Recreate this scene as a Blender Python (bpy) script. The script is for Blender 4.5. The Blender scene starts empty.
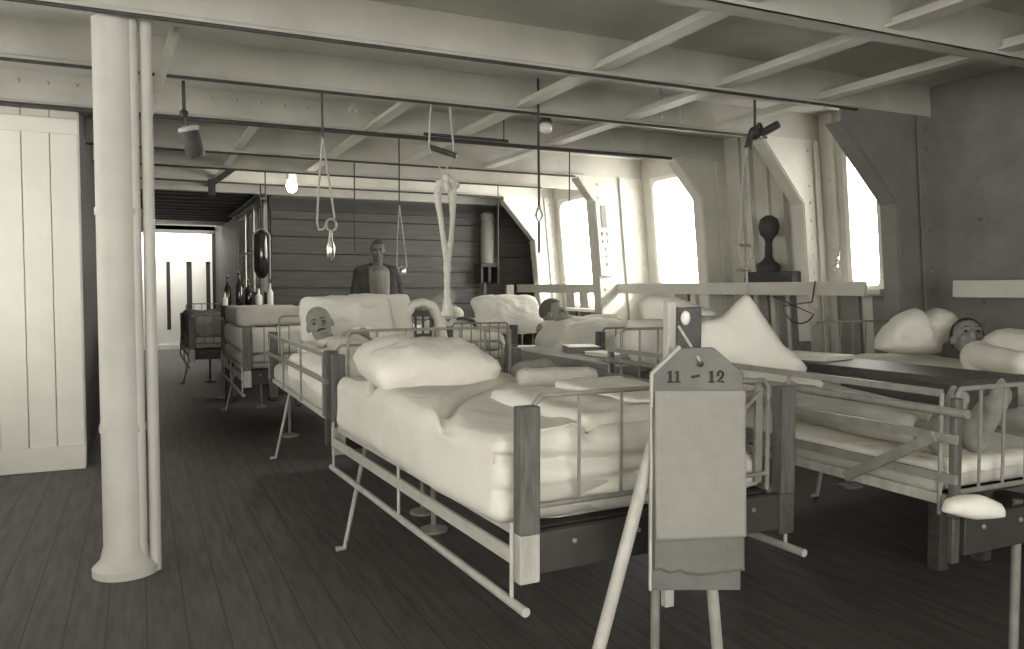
import bpy, bmesh, math, random
from mathutils import Vector, Matrix, noise

random.seed(7)
SC = bpy.context.scene
COL = SC.collection
PI = math.pi

# ---------------------------------------------------------------- camera, sky, sun, exposure
YAW, PITCH = math.radians(25.0), math.radians(2.61)
cam = bpy.data.objects.new('camera', bpy.data.cameras.new('camera'))
COL.objects.link(cam)
cam.location = (0, 0, 1.2)
cam.rotation_euler = (PI/2 - PITCH, 0, -YAW)
cam.data.sensor_width = 36
cam.data.lens = 36*800/1024
cam.data.clip_start = 0.05
SC.camera = cam

def tone(v):
    return (v*1.0, v*0.972, v*0.87, 1)

world = bpy.data.worlds.new('sky'); SC.world = world; world.use_nodes = True
bg = world.node_tree.nodes['Background']
bg.inputs[0].default_value = (1.0, 0.98, 0.93, 1)
# the sky and sea glare are stronger to starboard, where the sun stands
_nt = world.node_tree
_tc = _nt.nodes.new('ShaderNodeTexCoord'); _sp = _nt.nodes.new('ShaderNodeSeparateXYZ')
_ma = _nt.nodes.new('ShaderNodeMath'); _ma.operation = 'MULTIPLY_ADD'; _ma.inputs[1].default_value = 7.0; _ma.inputs[2].default_value = 10.5
_nt.links.new(_tc.outputs['Generated'], _sp.inputs[0]); _nt.links.new(_sp.outputs['X'], _ma.inputs[0]); _nt.links.new(_ma.outputs[0], bg.inputs[1])

sun_d = bpy.data.lights.new('sun', 'SUN'); sun_d.energy = 5.0; sun_d.angle = math.radians(2.0)
sun_d.color = (1, 0.985, 0.92)
sun = bpy.data.objects.new('sun', sun_d); COL.objects.link(sun)
sun.rotation_euler = Vector((-0.62, 0.60, -0.50)).to_track_quat('-Z', 'Y').to_euler()

vs = SC.view_settings
vs.view_transform = 'Standard'; vs.look = 'None'; vs.gamma = 1.0; vs.use_curve_mapping = False
vs.exposure = 0.0
SC.cycles.use_denoising = True
SC.cycles.max_bounces = 10
SC.cycles.diffuse_bounces = 8
SC.cycles.sample_clamp_indirect = 6

# ---------------------------------------------------------------- materials
def mat(name, v, rough=0.7, var=0.12, scale=6.0, bump=0.0, bscale=40.0, metal=0.0, stretch=(1, 1, 1), spec=0.3):
    m = bpy.data.materials.new(name); m.use_nodes = True
    nt = m.node_tree; b = nt.nodes['Principled BSDF']
    b.inputs['Roughness'].default_value = rough
    b.inputs['Metallic'].default_value = metal
    b.inputs['Specular IOR Level'].default_value = spec
    geo = nt.nodes.new('ShaderNodeNewGeometry')
    mp = nt.nodes.new('ShaderNodeMapping'); mp.inputs['Scale'].default_value = stretch
    nt.links.new(geo.outputs['Position'], mp.inputs['Vector'])
    n = nt.nodes.new('ShaderNodeTexNoise'); n.inputs['Scale'].default_value = scale
    n.inputs['Detail'].default_value = 6; n.inputs['Roughness'].default_value = 0.6
    nt.links.new(mp.outputs[0], n.inputs['Vector'])
    r = nt.nodes.new('ShaderNodeValToRGB')
    r.color_ramp.elements[0].position = 0.3; r.color_ramp.elements[1].position = 0.7
    r.color_ramp.elements[0].color = tone(max(0.0, v*(1-var))); r.color_ramp.elements[1].color = tone(min(0.95, v*(1+var)))
    nt.links.new(n.outputs['Fac'], r.inputs['Fac'])
    nt.links.new(r.outputs['Color'], b.inputs['Base Color'])
    if bump:
        n2 = nt.nodes.new('ShaderNodeTexNoise'); n2.inputs['Scale'].default_value = bscale
        n2.inputs['Detail'].default_value = 5
        if spec <= 0.1 and v > 0.45: n2.inputs['Distortion'].default_value = 1.2
        nt.links.new(mp.outputs[0], n2.inputs['Vector'])
        bp = nt.nodes.new('ShaderNodeBump'); bp.inputs['Strength'].default_value = bump
        bp.inputs['Distance'].default_value = 0.03 if (spec <= 0.1 and v > 0.45) else 0.01
        nt.links.new(n2.outputs['Fac'], bp.inputs['Height'])
        nt.links.new(bp.outputs['Normal'], b.inputs['Normal'])
    return m

def deck_material():
    m = mat('deck_planks', 0.085, 0.55, 0.35, 5, 0.15, 30, stretch=(6, 0.6, 1))
    nt = m.node_tree; b = nt.nodes['Principled BSDF']
    geo = nt.nodes.new('ShaderNodeNewGeometry'); sep = nt.nodes.new('ShaderNodeSeparateXYZ')
    nt.links.new(geo.outputs['Position'], sep.inputs[0])
    d = nt.nodes.new('ShaderNodeMath'); d.operation = 'DIVIDE'; d.inputs[1].default_value = 0.13
    f = nt.nodes.new('ShaderNodeMath'); f.operation = 'FRACT'
    g = nt.nodes.new('ShaderNodeMath'); g.operation = 'GREATER_THAN'; g.inputs[1].default_value = 0.06
    nt.links.new(sep.outputs['X'], d.inputs[0]); nt.links.new(d.outputs[0], f.inputs[0]); nt.links.new(f.outputs[0], g.inputs[0])
    mx = nt.nodes.new('ShaderNodeMix'); mx.data_type = 'RGBA'
    old = b.inputs['Base Color'].links[0].from_socket
    nt.links.new(g.outputs[0], mx.inputs['Factor']); mx.inputs['A'].default_value = tone(0.05)
    nt.links.new(old, mx.inputs['B']); nt.links.new(mx.outputs['Result'], b.inputs['Base Color'])
    return m

M = {
    'deck': deck_material(),
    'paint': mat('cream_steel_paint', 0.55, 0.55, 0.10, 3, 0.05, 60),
    'ceilpaint': mat('ceiling_paint', 0.48, 0.6, 0.14, 2.5, 0.05, 50),
    'white': mat('white_paint', 0.72, 0.5, 0.05, 4),
    'pillarpaint': mat('pillar_paint', 0.48, 0.5, 0.08, 5, 0.05, 30),
    'grey_and_shade': mat('grey_paint_and_shade', 0.22, 0.6, 0.15, 4),  # grey of fittings; also shade painted onto the near plating and nearest frame
    'darkwall': mat('dark_plank_paint', 0.085, 0.6, 0.25, 5, 0.1, 40, stretch=(0.5, 1, 5)),
    'darkgap': mat('plank_gap', 0.02, 0.8),
    'darkwood': mat('dark_wood', 0.115, 0.6, 0.4, 12, 0.2, 60, stretch=(4, 4, 0.6)),
    'wood': mat('worn_wood', 0.22, 0.65, 0.25, 8, 0.15, 50, stretch=(3, 0.5, 3)),
    'tablewood': mat('dark_table_wood', 0.08, 0.5, 0.3, 10, 0.15, 50, stretch=(4, 0.6, 4)),
    'palewood': mat('pale_wood', 0.42, 0.65, 0.2, 8, 0.15, 50, stretch=(3, 3, 0.6)),
    'steel': mat('grey_enamel_tube', 0.24, 0.45, 0.2, 20),
    'palesteel': mat("pale_enamel_tube", 0.42, 0.45, 0.15, 14),
    'linen': mat('white_linen', 0.74, 0.9, 0.05, 8, 0.32, 7, spec=0.1),
    'sheet': mat('cream_sheet', 0.70, 0.9, 0.05, 6, 0.30, 6, spec=0.1),
    'tick': mat('mattress_ticking', 0.50, 0.9, 0.07, 6, 0.35, 9, spec=0.1),
    'blanket': mat('grey_blanket', 0.50, 0.9, 0.10, 10, 0.3, 60, spec=0.05),
    'darkcloth': mat('dark_cloth', 0.05, 0.9, 0.3, 10, 0.2, 60, spec=0.05),
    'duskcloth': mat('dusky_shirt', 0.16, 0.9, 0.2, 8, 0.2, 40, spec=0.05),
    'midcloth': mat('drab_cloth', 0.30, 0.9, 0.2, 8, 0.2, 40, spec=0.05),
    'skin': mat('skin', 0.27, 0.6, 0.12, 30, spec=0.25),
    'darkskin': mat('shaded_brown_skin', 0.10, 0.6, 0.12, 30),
    'hair': mat('dark_hair', 0.04, 0.7, 0.3, 60, 0.4, 150),
    'sunlit_hair': mat('sunlit_dark_hair', 0.13, 0.8, 0.3, 60, 0.4, 150),  # dark hair with the sunlight on it painted in as a lighter tone
    'eye': mat('dark_eye', 0.02, 0.3),
    'rope': mat('hemp_rope', 0.42, 0.9, 0.2, 60, 0.4, 200),
    'darkrope': mat('tarred_rope', 0.07, 0.9, 0.2, 60),
    'bandage': mat('bandage_cloth', 0.62, 0.9, 0.06, 20, 0.3, 60, spec=0.05),
    'iron': mat('dark_iron', 0.055, 0.5, 0.3, 20),
    'chrome': mat('bright_metal', 0.7, 0.25, 0.05, 10, metal=0.9),
    'board': mat('board_paint', 0.14, 0.6, 0.18, 9, 0.1, 50),
    'duskpaper': mat('stained_chart_paper', 0.16, 0.85, 0.12, 12, 0.15, 60, spec=0.05),
    'paper': mat('worn_chart_paper', 0.27, 0.85, 0.06, 30, 0.15, 90, spec=0.05),
    'ink': mat('black_lettering', 0.03, 0.7),
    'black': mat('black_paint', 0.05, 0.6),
    'glass': mat('pale_glassware', 0.5, 0.08, 0.2, 10, spec=0.8),
    'darkglass': mat('dark_bottle_glass', 0.02, 0.08, spec=0.8),
}
lampm = bpy.data.materials.new('lit_bulb'); lampm.use_nodes = True
_b = lampm.node_tree.nodes['Principled BSDF']
_b.inputs['Emission Color'].default_value = (1, 0.97, 0.86, 1); _b.inputs['Emission Strength'].default_value = 25

# ---------------------------------------------------------------- mesh helpers
def BM(): return bmesh.new()

def bx(bm, lo, hi, mtx=None):
    lo = Vector(lo); hi = Vector(hi)
    vs_ = [bm.verts.new((x, y, z)) for x in (lo.x, hi.x) for y in (lo.y, hi.y) for z in (lo.z, hi.z)]
    for f in ((0,1,3,2), (4,6,7,5), (0,4,5,1), (2,3,7,6), (0,2,6,4), (1,5,7,3)):
        bm.faces.new([vs_[i] for i in f])
    if mtx is not None:
        for v in vs_: v.co = mtx @ v.co
    return vs_

def beam(bm, p0, p1, w, h, up=(0, 0, 1)):
    p0 = Vector(p0); p1 = Vector(p1); d = (p1-p0); L = d.length; d.normalize()
    s = d.cross(Vector(up))
    if s.length < 1e-4: s = d.cross(Vector((0, 1, 0)))
    s.normalize(); u = s.cross(d)
    m = Matrix((s, d, u)).transposed().to_4x4(); m.translation = p0
    return bx(bm, (-w/2, 0, -h/2), (w/2, L, h/2), m)

def tube(bm, pts, r, n=8, cap=True):
    pts = [Vector(p) for p in pts]; k = len(pts)
    rs = r if isinstance(r, (list, tuple)) else [r]*k
    t = (pts[1]-pts[0]).normalized()
    a = t.orthogonal().normalized(); rings = []
    for i, p in enumerate(pts):
        if i == 0: tt = (pts[1]-pts[0])
        elif i == k-1: tt = (pts[-1]-pts[-2])
        else: tt = (pts[i+1]-pts[i]).normalized() + (pts[i]-pts[i-1]).normalized()
        if tt.length < 1e-6: tt = t.copy()
        tt.normalize()
        a = (a - tt*a.dot(tt))
        if a.length < 1e-5: a = tt.orthogonal()
        a.normalize(); b = tt.cross(a)
        rings.append([bm.verts.new(p + (a*math.cos(2*PI*j/n) + b*math.sin(2*PI*j/n))*rs[i]) for j in range(n)])
    for i in range(k-1):
        for j in range(n):
            bm.faces.new((rings[i][j], rings[i][(j+1) % n], rings[i+1][(j+1) % n], rings[i+1][j]))
    if cap:
        bm.faces.new(rings[0][::-1]); bm.faces.new(rings[-1])

def ball(bm, c, r, seg=16, rings=10, rot=None):
    if not isinstance(r, (list, tuple)): r = (r, r, r)
    m = Matrix.Translation(Vector(c)) @ (rot.to_4x4() if rot else Matrix()) @ Matrix.Diagonal((r[0], r[1], r[2], 1))
    bmesh.ops.create_uvsphere(bm, u_segments=seg, v_segments=rings, radius=1, matrix=m)

def lathe(bm, c, prof, n=24, axis=None):
    c = Vector(c); rings = []
    R_ = Vector((0, 0, 1)).rotation_difference(Vector(axis)).to_matrix() if axis else Matrix.Identity(3)
    for (r, z) in prof:
        rings.append([bm.verts.new(c + R_ @ Vector((max(r, 1e-4)*math.cos(2*PI*j/n), max(r, 1e-4)*math.sin(2*PI*j/n), z))) for j in range(n)])
    for i in range(len(prof)-1):
        for j in range(n):
            bm.faces.new((rings[i][j], rings[i][(j+1) % n], rings[i+1][(j+1) % n], rings[i+1][j]))
    bm.faces.new(rings[0][::-1]); bm.faces.new(rings[-1])

def prism(bm, poly, vec):
    a = [bm.verts.new(Vector(p)) for p in poly]; b = [bm.verts.new(Vector(p)+Vector(vec)) for p in poly]
    bm.faces.new(a); bm.faces.new(b[::-1]); k = len(a)
    for i in range(k): bm.faces.new((a[i], b[i], b[(i+1) % k], a[(i+1) % k]))

def ring(bm, c, R, r, nrm=(0, 1, 0), n=20, sx=1.0):
    q = Vector((0, 0, 1)).rotation_difference(Vector(nrm)).to_matrix()
    pts = [Vector(c) + q @ Vector((R*sx*math.cos(2*PI*i/n), R*math.sin(2*PI*i/n), 0)) for i in range(n+1)]
    tube(bm, pts, r, 6)

def fbm(p, s=1.0):
    v = 0; a = 1
    for _ in range(3):
        v += a*noise.noise(p*s); s *= 2.1; a *= 0.5
    return v

def softbox(bm, lo, hi, rad=0.04, step=0.03, amp=0.006, nsc=6.0, dirn=(1, 1, 1), seed=0.0, extra=None):
    lo = Vector(lo); hi = Vector(hi); sz = hi-lo; tmp = bmesh.new()
    n = [max(3, int(round(s/step))) for s in sz]
    cache = {}
    def vtx(i, j, k):
        key = (i, j, k)
        if key not in cache:
            p = Vector((lo.x+sz.x*i/n[0], lo.y+sz.y*j/n[1], lo.z+sz.z*k/n[2]))
            r = min(rad, sz.x*.49, sz.y*.49, sz.z*.49)
            q = Vector([min(max(p[a], lo[a]+r), hi[a]-r) for a in range(3)])
            d = p-q
            nn = d.normalized() if d.length > 1e-6 else Vector((0, 0, 1))
            p = q+nn*r
            w = Vector((p.x*dirn[0], p.y*dirn[1], p.z*dirn[2]+seed))
            p = p + nn*amp*fbm(w, nsc)
            if extra: p = extra(p, nn)
            cache[key] = bm.verts.new(p)
        return cache[key]
    for (a, b, c) in ((0, 1, 2), (1, 2, 0), (2, 0, 1)):
        for side in (0, n[c]):
            for i in range(n[a]):
                for j in range(n[b]):
                    idx = []
                    for (u, v) in ((i, j), (i+1, j), (i+1, j+1), (i, j+1)):
                        t = [0, 0, 0]; t[a] = u; t[b] = v; t[c] = side; idx.append(vtx(*t))
                    if side == 0: idx = idx[::-1]
                    bm.faces.new(idx)
    tmp.free()

def pillow(bm, w, l, h, seed=0.0, mtx=None, n=26, amp=0.35):
    """a plump pillow lying in xy, centre at origin"""
    g = {}
    for side in (1, -1):
        for i in range(n+1):
            for j in range(n+1):
                if side == -1 and (i in (0, n) or j in (0, n)):
                    g[(side, i, j)] = g[(1, i, j)]; continue
                u = -1+2*i/n; v = -1+2*j/n
                e = (max(0, 1-abs(u)**2.6)*max(0, 1-abs(v)**2.6))**0.5
                px = u*w/2*(1-0.07*(1-abs(v)**3)*abs(u)**2*0 + 0.015*abs(u*v)**3); py = v*l/2*(1-0.06*(1-u*u)*v*v)
                cf = 1-0.13*(abs(u*v)**3.5); px *= cf; py *= cf
                px *= 1-0.05*(1-v*v)
                f = fbm(Vector((u*1.6, v*1.6, seed+side*3)), 1.3)
                crease = abs(noise.noise(Vector((u*2.2+seed, v*2.2, side*2.0))))
                z = side*h/2*e*(1+amp*f*0.5-0.22*(0.35-min(.35, crease)))
                g[(side, i, j)] = bm.verts.new((px+0.01*f, py+0.01*f, z+0.02*f*(1-e)))
    new = set(g.values())
    for side in (1, -1):
        for i in range(n):
            for j in range(n):
                q = [g[(side, i, j)], g[(side, i+1, j)], g[(side, i+1, j+1)], g[(side, i, j+1)]]
                if side == -1: q = q[::-1]
                bm.faces.new(q)
    if mtx is not None:
        for v in new: v.co = mtx @ v.co

def puff(bm, outline, T, mtx, rings=9, seed=0.0, amp=0.25, sub=4):
    """a closed cloth shape inflated from an outline in local xz, thickness along y"""
    pts = []
    k = len(outline)
    for i in range(k):
        p0, p1, p2, p3 = [Vector(outline[(i+d) % k]).to_2d() for d in (-1, 0, 1, 2)]
        for s in range(sub):
            t = s/sub
            cr = 0.5*((2*p1)+(-p0+p2)*t+(2*p0-5*p1+4*p2-p3)*t*t+(-p0+3*p1-3*p2+p3)*t**3)
            ln = p1.lerp(p2, t)
            pts.append(ln.lerp(cr, 0.5))
    c = sum(pts, Vector((0, 0)))/len(pts); m = len(pts); G = {}
    for side in (1, -1):
        for r_ in range(rings+1):
            s = r_/rings
            for i, p in enumerate(pts):
                if side == -1 and r_ == rings: G[(side, r_, i)] = G[(1, r_, i)]; continue
                if r_ == 0 and i > 0: G[(side, r_, i)] = G[(side, 0, 0)]; continue
                q = c.lerp(p, s)
                h = T/2*math.sqrt(max(0, 1-s**2.4))
                f = fbm(Vector((q.x*7+seed, q.y*7, side*1.5)), 1.0)
                G[(side, r_, i)] = bm.verts.new(mtx @ Vector((q.x, -side*h*(1+amp*f)+amp*0.03*f, q.y)))
    for side in (1, -1):
        for r_ in range(rings):
            for i in range(m):
                a = G[(side, r_, i)]; b = G[(side, r_, (i+1) % m)]; d = G[(side, r_+1, i)]; e = G[(side, r_+1, (i+1) % m)]
                q = [a, d, e, b] if a is not b else [a, d, e]
                if side == -1: q = q[::-1]
                bm.faces.new(q)

def obj(name, bm, m, parent=None, smooth=True, bevel=0.0, sub=0, angle=40):
    me = bpy.data.meshes.new(name)
    bmesh.ops.recalc_face_normals(bm, faces=bm.faces)
    if parent is None:
        xs = [v.co for v in bm.verts]
        org = Vector(((min(v.x for v in xs)+max(v.x for v in xs))/2, (min(v.y for v in xs)+max(v.y for v in xs))/2, min(v.z for v in xs)))
        loc = org
    else:
        org = Vector(parent['_w']) if '_w' in parent else parent.location.copy()
        loc = Vector((0, 0, 0))
    for v in bm.verts: v.co -= org
    bm.to_mesh(me); bm.free()
    o = bpy.data.objects.new(name, me); COL.objects.link(o); o.location = loc
    if parent is not None: o.parent = parent
    o['_w'] = list(org)
    me.materials.append(M[m] if isinstance(m, str) else m)
    if smooth:
        for p in me.polygons: p.use_smooth = True
        try: me.set_sharp_from_angle(angle=math.radians(angle))
        except Exception: pass
    if bevel:
        b = o.modifiers.new('bevel', 'BEVEL'); b.width = bevel; b.segments = 2; b.limit_method = 'ANGLE'
    if sub:
        s = o.modifiers.new('sub', 'SUBSURF'); s.levels = sub; s.render_levels = sub
    return o

def thing(name, label, cat, loc, group=None):
    o = bpy.data.objects.new(name, None); COL.objects.link(o); o.location = loc
    o.empty_display_size = 0.1
    o['label'] = label; o['category'] = cat; o['_w'] = list(loc)
    if group: o['group'] = group
    return o

def tag(o, label, cat, group=None):
    o['label'] = label; o['category'] = cat
    if group: o['group'] = group
    return o

def struct(name, bm, m, parent=None, **k):
    o = obj(name, bm, m, parent, **k)
    if parent is None: o['kind'] = 'structure'
    return o

def turn(objs, pivot, ang):
    Rm = Matrix.Rotation(ang, 3, 'Z'); pv = Vector(pivot)
    for o in objs:
        o.location = pv + Rm @ (o.location - pv); o.rotation_euler.z += ang

def voxel(o, size, smooth=4):
    r = o.modifiers.new('remesh', 'REMESH'); r.mode = 'VOXEL'; r.voxel_size = size; r.use_smooth_shade = True
    s = o.modifiers.new('smooth', 'SMOOTH'); s.factor = 0.5; s.iterations = smooth
    return o

def cone(bm, p0, p1, r0, r1, n=14):
    """a tapered limb with round ends"""
    p0 = Vector(p0); p1 = Vector(p1)
    ball(bm, p0, r0, n, 8); ball(bm, p1, r1, n, 8)
    if (p1-p0).length > 1e-4: tube(bm, [p0, p1], [r0, r1], n)

HX = 4.5      # inner edge of the side frames
HO = 4.8      # ship's side plating
def lean(bm, faces_from=0):
    for v in bm.verts: v.co.x -= 0.10*(v.co.z-1.2)
    return bm

# ---------------------------------------------------------------- the setting
FR = [3.62, 4.56, 5.64, 6.92, 7.85, 8.85]       # deck beams
ZB, ZC = 2.30, 2.50

bm = BM(); bx(bm, (-3.2, -3.0, -0.12), (5.4, 18.5, 0.0)); struct('floor', bm, 'deck')

# deck head (ceiling) above the ward, with the corridor part lower and dark
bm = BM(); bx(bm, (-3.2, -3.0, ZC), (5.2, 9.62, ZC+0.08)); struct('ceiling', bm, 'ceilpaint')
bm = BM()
for (a, b, c, d) in ((-3.2, 9.62, 1.4, 15.6), (-3.2, 17.0, 1.4, 18.5), (-3.2, 15.6, -0.3, 17.0)):  # hatch left open at the corridor end, added to light the partition
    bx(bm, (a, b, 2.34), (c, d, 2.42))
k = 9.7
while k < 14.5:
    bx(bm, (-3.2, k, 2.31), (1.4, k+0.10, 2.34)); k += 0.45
bx(bm, (-3.2, 17.0, 2.27), (1.5, 17.06, 3.1))  # added coaming that blocks the sky seen through the hatch
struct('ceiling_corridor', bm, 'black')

# end wall of dark planks
bm = BM()
z = 0.0
while z < 2.6:
    h = min(0.2, 2.62-z)
    bx(bm, (1.40, 9.60, z+0.004), (4.9, 9.66, z+h-0.004)); z += 0.2
bx(bm, (1.38, 9.655, 0), (4.9, 9.72, 2.62))
o = struct('wall_far', bm, 'darkwall', bevel=0.004)
bm = BM(); bx(bm, (1.38, 9.545, 2.10), (4.9, 9.60, 2.17)); bx(bm, (1.38, 9.575, 2.17), (4.9, 9.60, 2.24)); struct('trim_1', bm, 'black')
# casing side that runs on along the corridor, with its windows
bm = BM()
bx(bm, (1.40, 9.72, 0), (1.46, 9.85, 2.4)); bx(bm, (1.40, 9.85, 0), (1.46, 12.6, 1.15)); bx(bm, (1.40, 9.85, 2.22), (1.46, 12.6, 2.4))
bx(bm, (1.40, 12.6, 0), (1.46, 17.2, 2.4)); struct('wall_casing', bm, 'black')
for q, (y0, y1) in enumerate(((9.88, 10.72), (10.78, 11.62), (11.68, 12.55))):
    bm = BM(); 
    for (a, b, c, d) in ((y0, y1, 1.15, 1.20), (y0, y1, 2.17, 2.22), (y0, y0+.05, 1.2, 2.17), (y1-.05, y1, 1.2, 2.17), (y0, y1, 1.66, 1.69), ((y0+y1)/2-.015, (y0+y1)/2+.015, 1.2, 2.17)):
        bx(bm, (1.36, a, c), (1.44, b, d))
    w = struct('window_%d' % (q+4), bm, 'white')
    bm = BM(); bx(bm, (1.40, y0+.04, 1.19), (1.41, y1-.04, 2.18)); struct('pane', bm, 'glass', w)
bm = BM(); bx(bm, (1.30, 9.75, 2.235), (1.42, 12.8, 2.26)); bx(bm, (1.26, 9.7, 2.275), (1.42, 12.9, 2.295)); struct('trim_2', bm, 'palesteel')

# white boarded partition at the end of the corridor
t = BM()
SL = ((0.20, .06), (0.53, .07), (0.91, .10), (1.26, .08))
xa = -0.38
for (xc, w_) in SL:
    bx(t, (xa, 17.0, 0.0), (xc-w_/2, 17.05, 2.27)); bx(t, (xc-w_/2, 17.0, 0), (xc+w_/2, 17.05, 0.38)); bx(t, (xc-w_/2, 17.0, 1.72), (xc+w_/2, 17.05, 2.27)); xa = xc+w_/2
bx(t, (xa, 17.0, 0), (1.34, 17.05, 2.27)); bx(t, (-0.38, 16.97, 0), (1.34, 17.0, 0.10))
struct('wall_partition', t, 'white')
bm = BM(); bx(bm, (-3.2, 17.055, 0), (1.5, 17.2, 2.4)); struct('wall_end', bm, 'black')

# port side, open to the deck, out of the photo's view: gives the ward its daylight
bm = BM()
bx(bm, (-1.70, -3.0, 0), (-1.60, 6.0, 0.75)); bx(bm, (-1.70, -3.0, 2.25), (-1.60, 6.0, ZC))
bx(bm, (-1.70, -3.0, 0.75), (-1.60, -2.0, 2.25))
bx(bm, (-1.70, 2.2, 0.75), (-1.60, 3.4, 2.25))  # closed bay added here to cut the light from the side
for y in (-2.0, 0.4, 2.2, 4.0, 5.9):
    bx(bm, (-1.72, y, 0.75), (-1.58, y+0.12, 2.25))
struct('wall_left', bm, 'paint')
bm = BM(); bx(bm, (-1.7, -3.1, 0), (5.0, -3.0, 0.8)); bx(bm, (-1.7, -3.1, 2.3), (5.0, -3.0, ZC)); bx(bm, (2.6, -3.1, .8), (5.0, -3.0, 2.3)); bx(bm, (.4, -3.1, .8), (.55, -3.0, 2.3)); struct('wall_back', bm, 'paint')  # unseen aft wall, its openings shaped to let light in from behind

# painted cabin bulkhead behind the pillar
bm = BM()
x = -2.9
while x < -0.36:
    bx(bm, (x, 6.0, 0), (min(x+0.155, -0.34), 6.05, ZC)); x += 0.16
bx(bm, (-2.95, 6.02, 0), (-0.34, 6.12, ZC)); bx(bm, (-2.9, 5.98, 0), (-0.34, 6.0, 0.16)); bx(bm, (-2.9, 5.98, 2.2), (-0.34, 6.0, 2.3))
struct('wall_cabin', bm, 'white', bevel=0.004)
bm = BM(); bx(bm, (-0.40, 6.12, 0), (-0.34, 17.0, ZC)); struct('wall_corridor', bm, 'darkwall')

# ship's side plating with its ports
WIN = [(4.02, 4.34, 1.18, 2.30), (5.93, 6.76, 1.20, 2.30), (7.05, 8.72, 0.95, 2.28)]
bm = BM()
def hull_panel(y0, y1, z0, z1): bx(bm, (HO, y0, z0), (HO+0.05, y1, z1))
ys = 3.62
for (a, b, c, d) in WIN:
    hull_panel(ys, a, 0, ZC); hull_panel(a, b, 0, c); hull_panel(a, b, d, ZC); ys = b
hull_panel(ys, 9.7, 0, ZC)
bx(bm, (HO+.05, -3.0, ZC-.02), (HO+.5, 9.7, ZC+.1))
struct('wall_right', lean(bm), 'paint')
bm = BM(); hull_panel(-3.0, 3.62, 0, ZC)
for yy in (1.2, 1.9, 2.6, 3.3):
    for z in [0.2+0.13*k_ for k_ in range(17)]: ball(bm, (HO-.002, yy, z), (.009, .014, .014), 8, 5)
struct('wall_right_near', lean(bm), 'grey_and_shade')  # shade painted in: near plating made darker than the rest
for q, (a, b, c, d) in enumerate(WIN):
    bm = BM()
    n = 18; inn = []; out = []
    for i in range(4*n):
        u = 2*PI*i/(4*n); cu, su = math.cos(u), math.sin(u)
        e = 0.16
        sx = math.copysign(abs(cu)**e, cu); sy = math.copysign(abs(su)**e, su)
        inn.append(((a+b)/2+(b-a-.08)/2*sx, (c+d)/2+(d-c-.08)/2*sy)); 
        m_ = max(abs(cu), abs(su)); out.append(((a+b)/2+(b-a)/2*cu/m_, (c+d)/2+(d-c)/2*su/m_))
    R0 = [[bm.verts.new((X, p[0], p[1])) for p in L] for X, L in ((HO-.012, out), (HO-.012, inn), (HO+.06, inn), (HO+.06, out))]
    for r0, r1 in ((0, 1), (1, 2), (2, 3), (3, 0)):
        for i in range(4*n):
            bm.faces.new((R0[r0][i], R0[r0][(i+1) % (4*n)], R0[r1][(i+1) % (4*n)], R0[r1][i]))
    w = struct('window_%d' % (q+1), lean(bm), 'white', angle=30)
    bm = BM(); bx(bm, (HO-0.10, a-0.03, c-0.03), (HO, b+0.03, c+0.012)); struct('window_sill', lean(bm), 'white', w, bevel=0.004)

# side frames: web plate with a knee, inner flange, rivets and stiffener
SF = [(3.62, 4.452, 1.74, 4.005, 2.22, 'grey_and_shade'), (4.56, 4.61, 1.84, 4.26, 2.29, 'paint'), (5.64, 4.53, 1.98, 4.28, 2.29, 'paint'), (6.92, 4.20, 2.08, 4.05, 2.29, 'paint'), (8.85, 4.50, 1.79, 4.12, 2.26, 'paint')]  # the nearest frame's grey is painted shade
for i, (y, hx, kz, kx, zt_, fm) in enumerate(SF):
    bm = BM()
    poly = [(hx, 0.0), (hx, kz), (kx, zt_), (kx, ZB+.01), (HO, ZB+.01), (HO, 0.0)]
    prism(bm, [(px, y-0.010, pz) for px, pz in poly], (0, 0.020, 0))
    ins = [(hx, 0.0), (hx, kz), (kx, zt_)]
    for (p, q_) in zip(ins[:-1], ins[1:]):
        beam(bm, (p[0], y+0.06, p[1]), (q_[0], y+0.06, q_[1]), 0.12, 0.016, up=(1, 0, 0))
    for zz in [0.15+0.13*k_ for k_ in range(17)]:
        for xx in (hx+0.06, HO-0.06):
            if zz < 2.25: ball(bm, (xx, y-0.014, zz), (0.014, 0.009, 0.014), 8, 5)
    beam(bm, ((hx+HO)/2+.03, y-0.03, 0), ((hx+HO)/2+.03, y-0.03, ZB), 0.014, 0.04, up=(1, 0, 0))
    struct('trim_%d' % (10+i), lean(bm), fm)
# vertical stiffeners and butt straps on the side plating
for i, (ya, yb, xs_) in enumerate(((4.66, 5.54, (4.80, 4.93, 5.12, 5.30, 5.44)), (3.70, 4.02, (3.8, 3.9)), (4.36, 4.5, (4.42,)), (8.9, 9.5, (9.0, 9.2)), (5.72, 5.9, (5.8,)))):
    bm = BM()
    for q, yy in enumerate(xs_):
        bx(bm, (HO-.03-.02*(q % 2), yy-.02, 0), (HO+.002, yy+.02, ZC-.02))
        for z in [0.2+0.13*k_ for k_ in range(17)]: ball(bm, (HO-.004, yy+.05, z), (.009, .013, .013), 8, 5)
    struct('trim_%d' % (50+i), lean(bm), 'paint')

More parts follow.
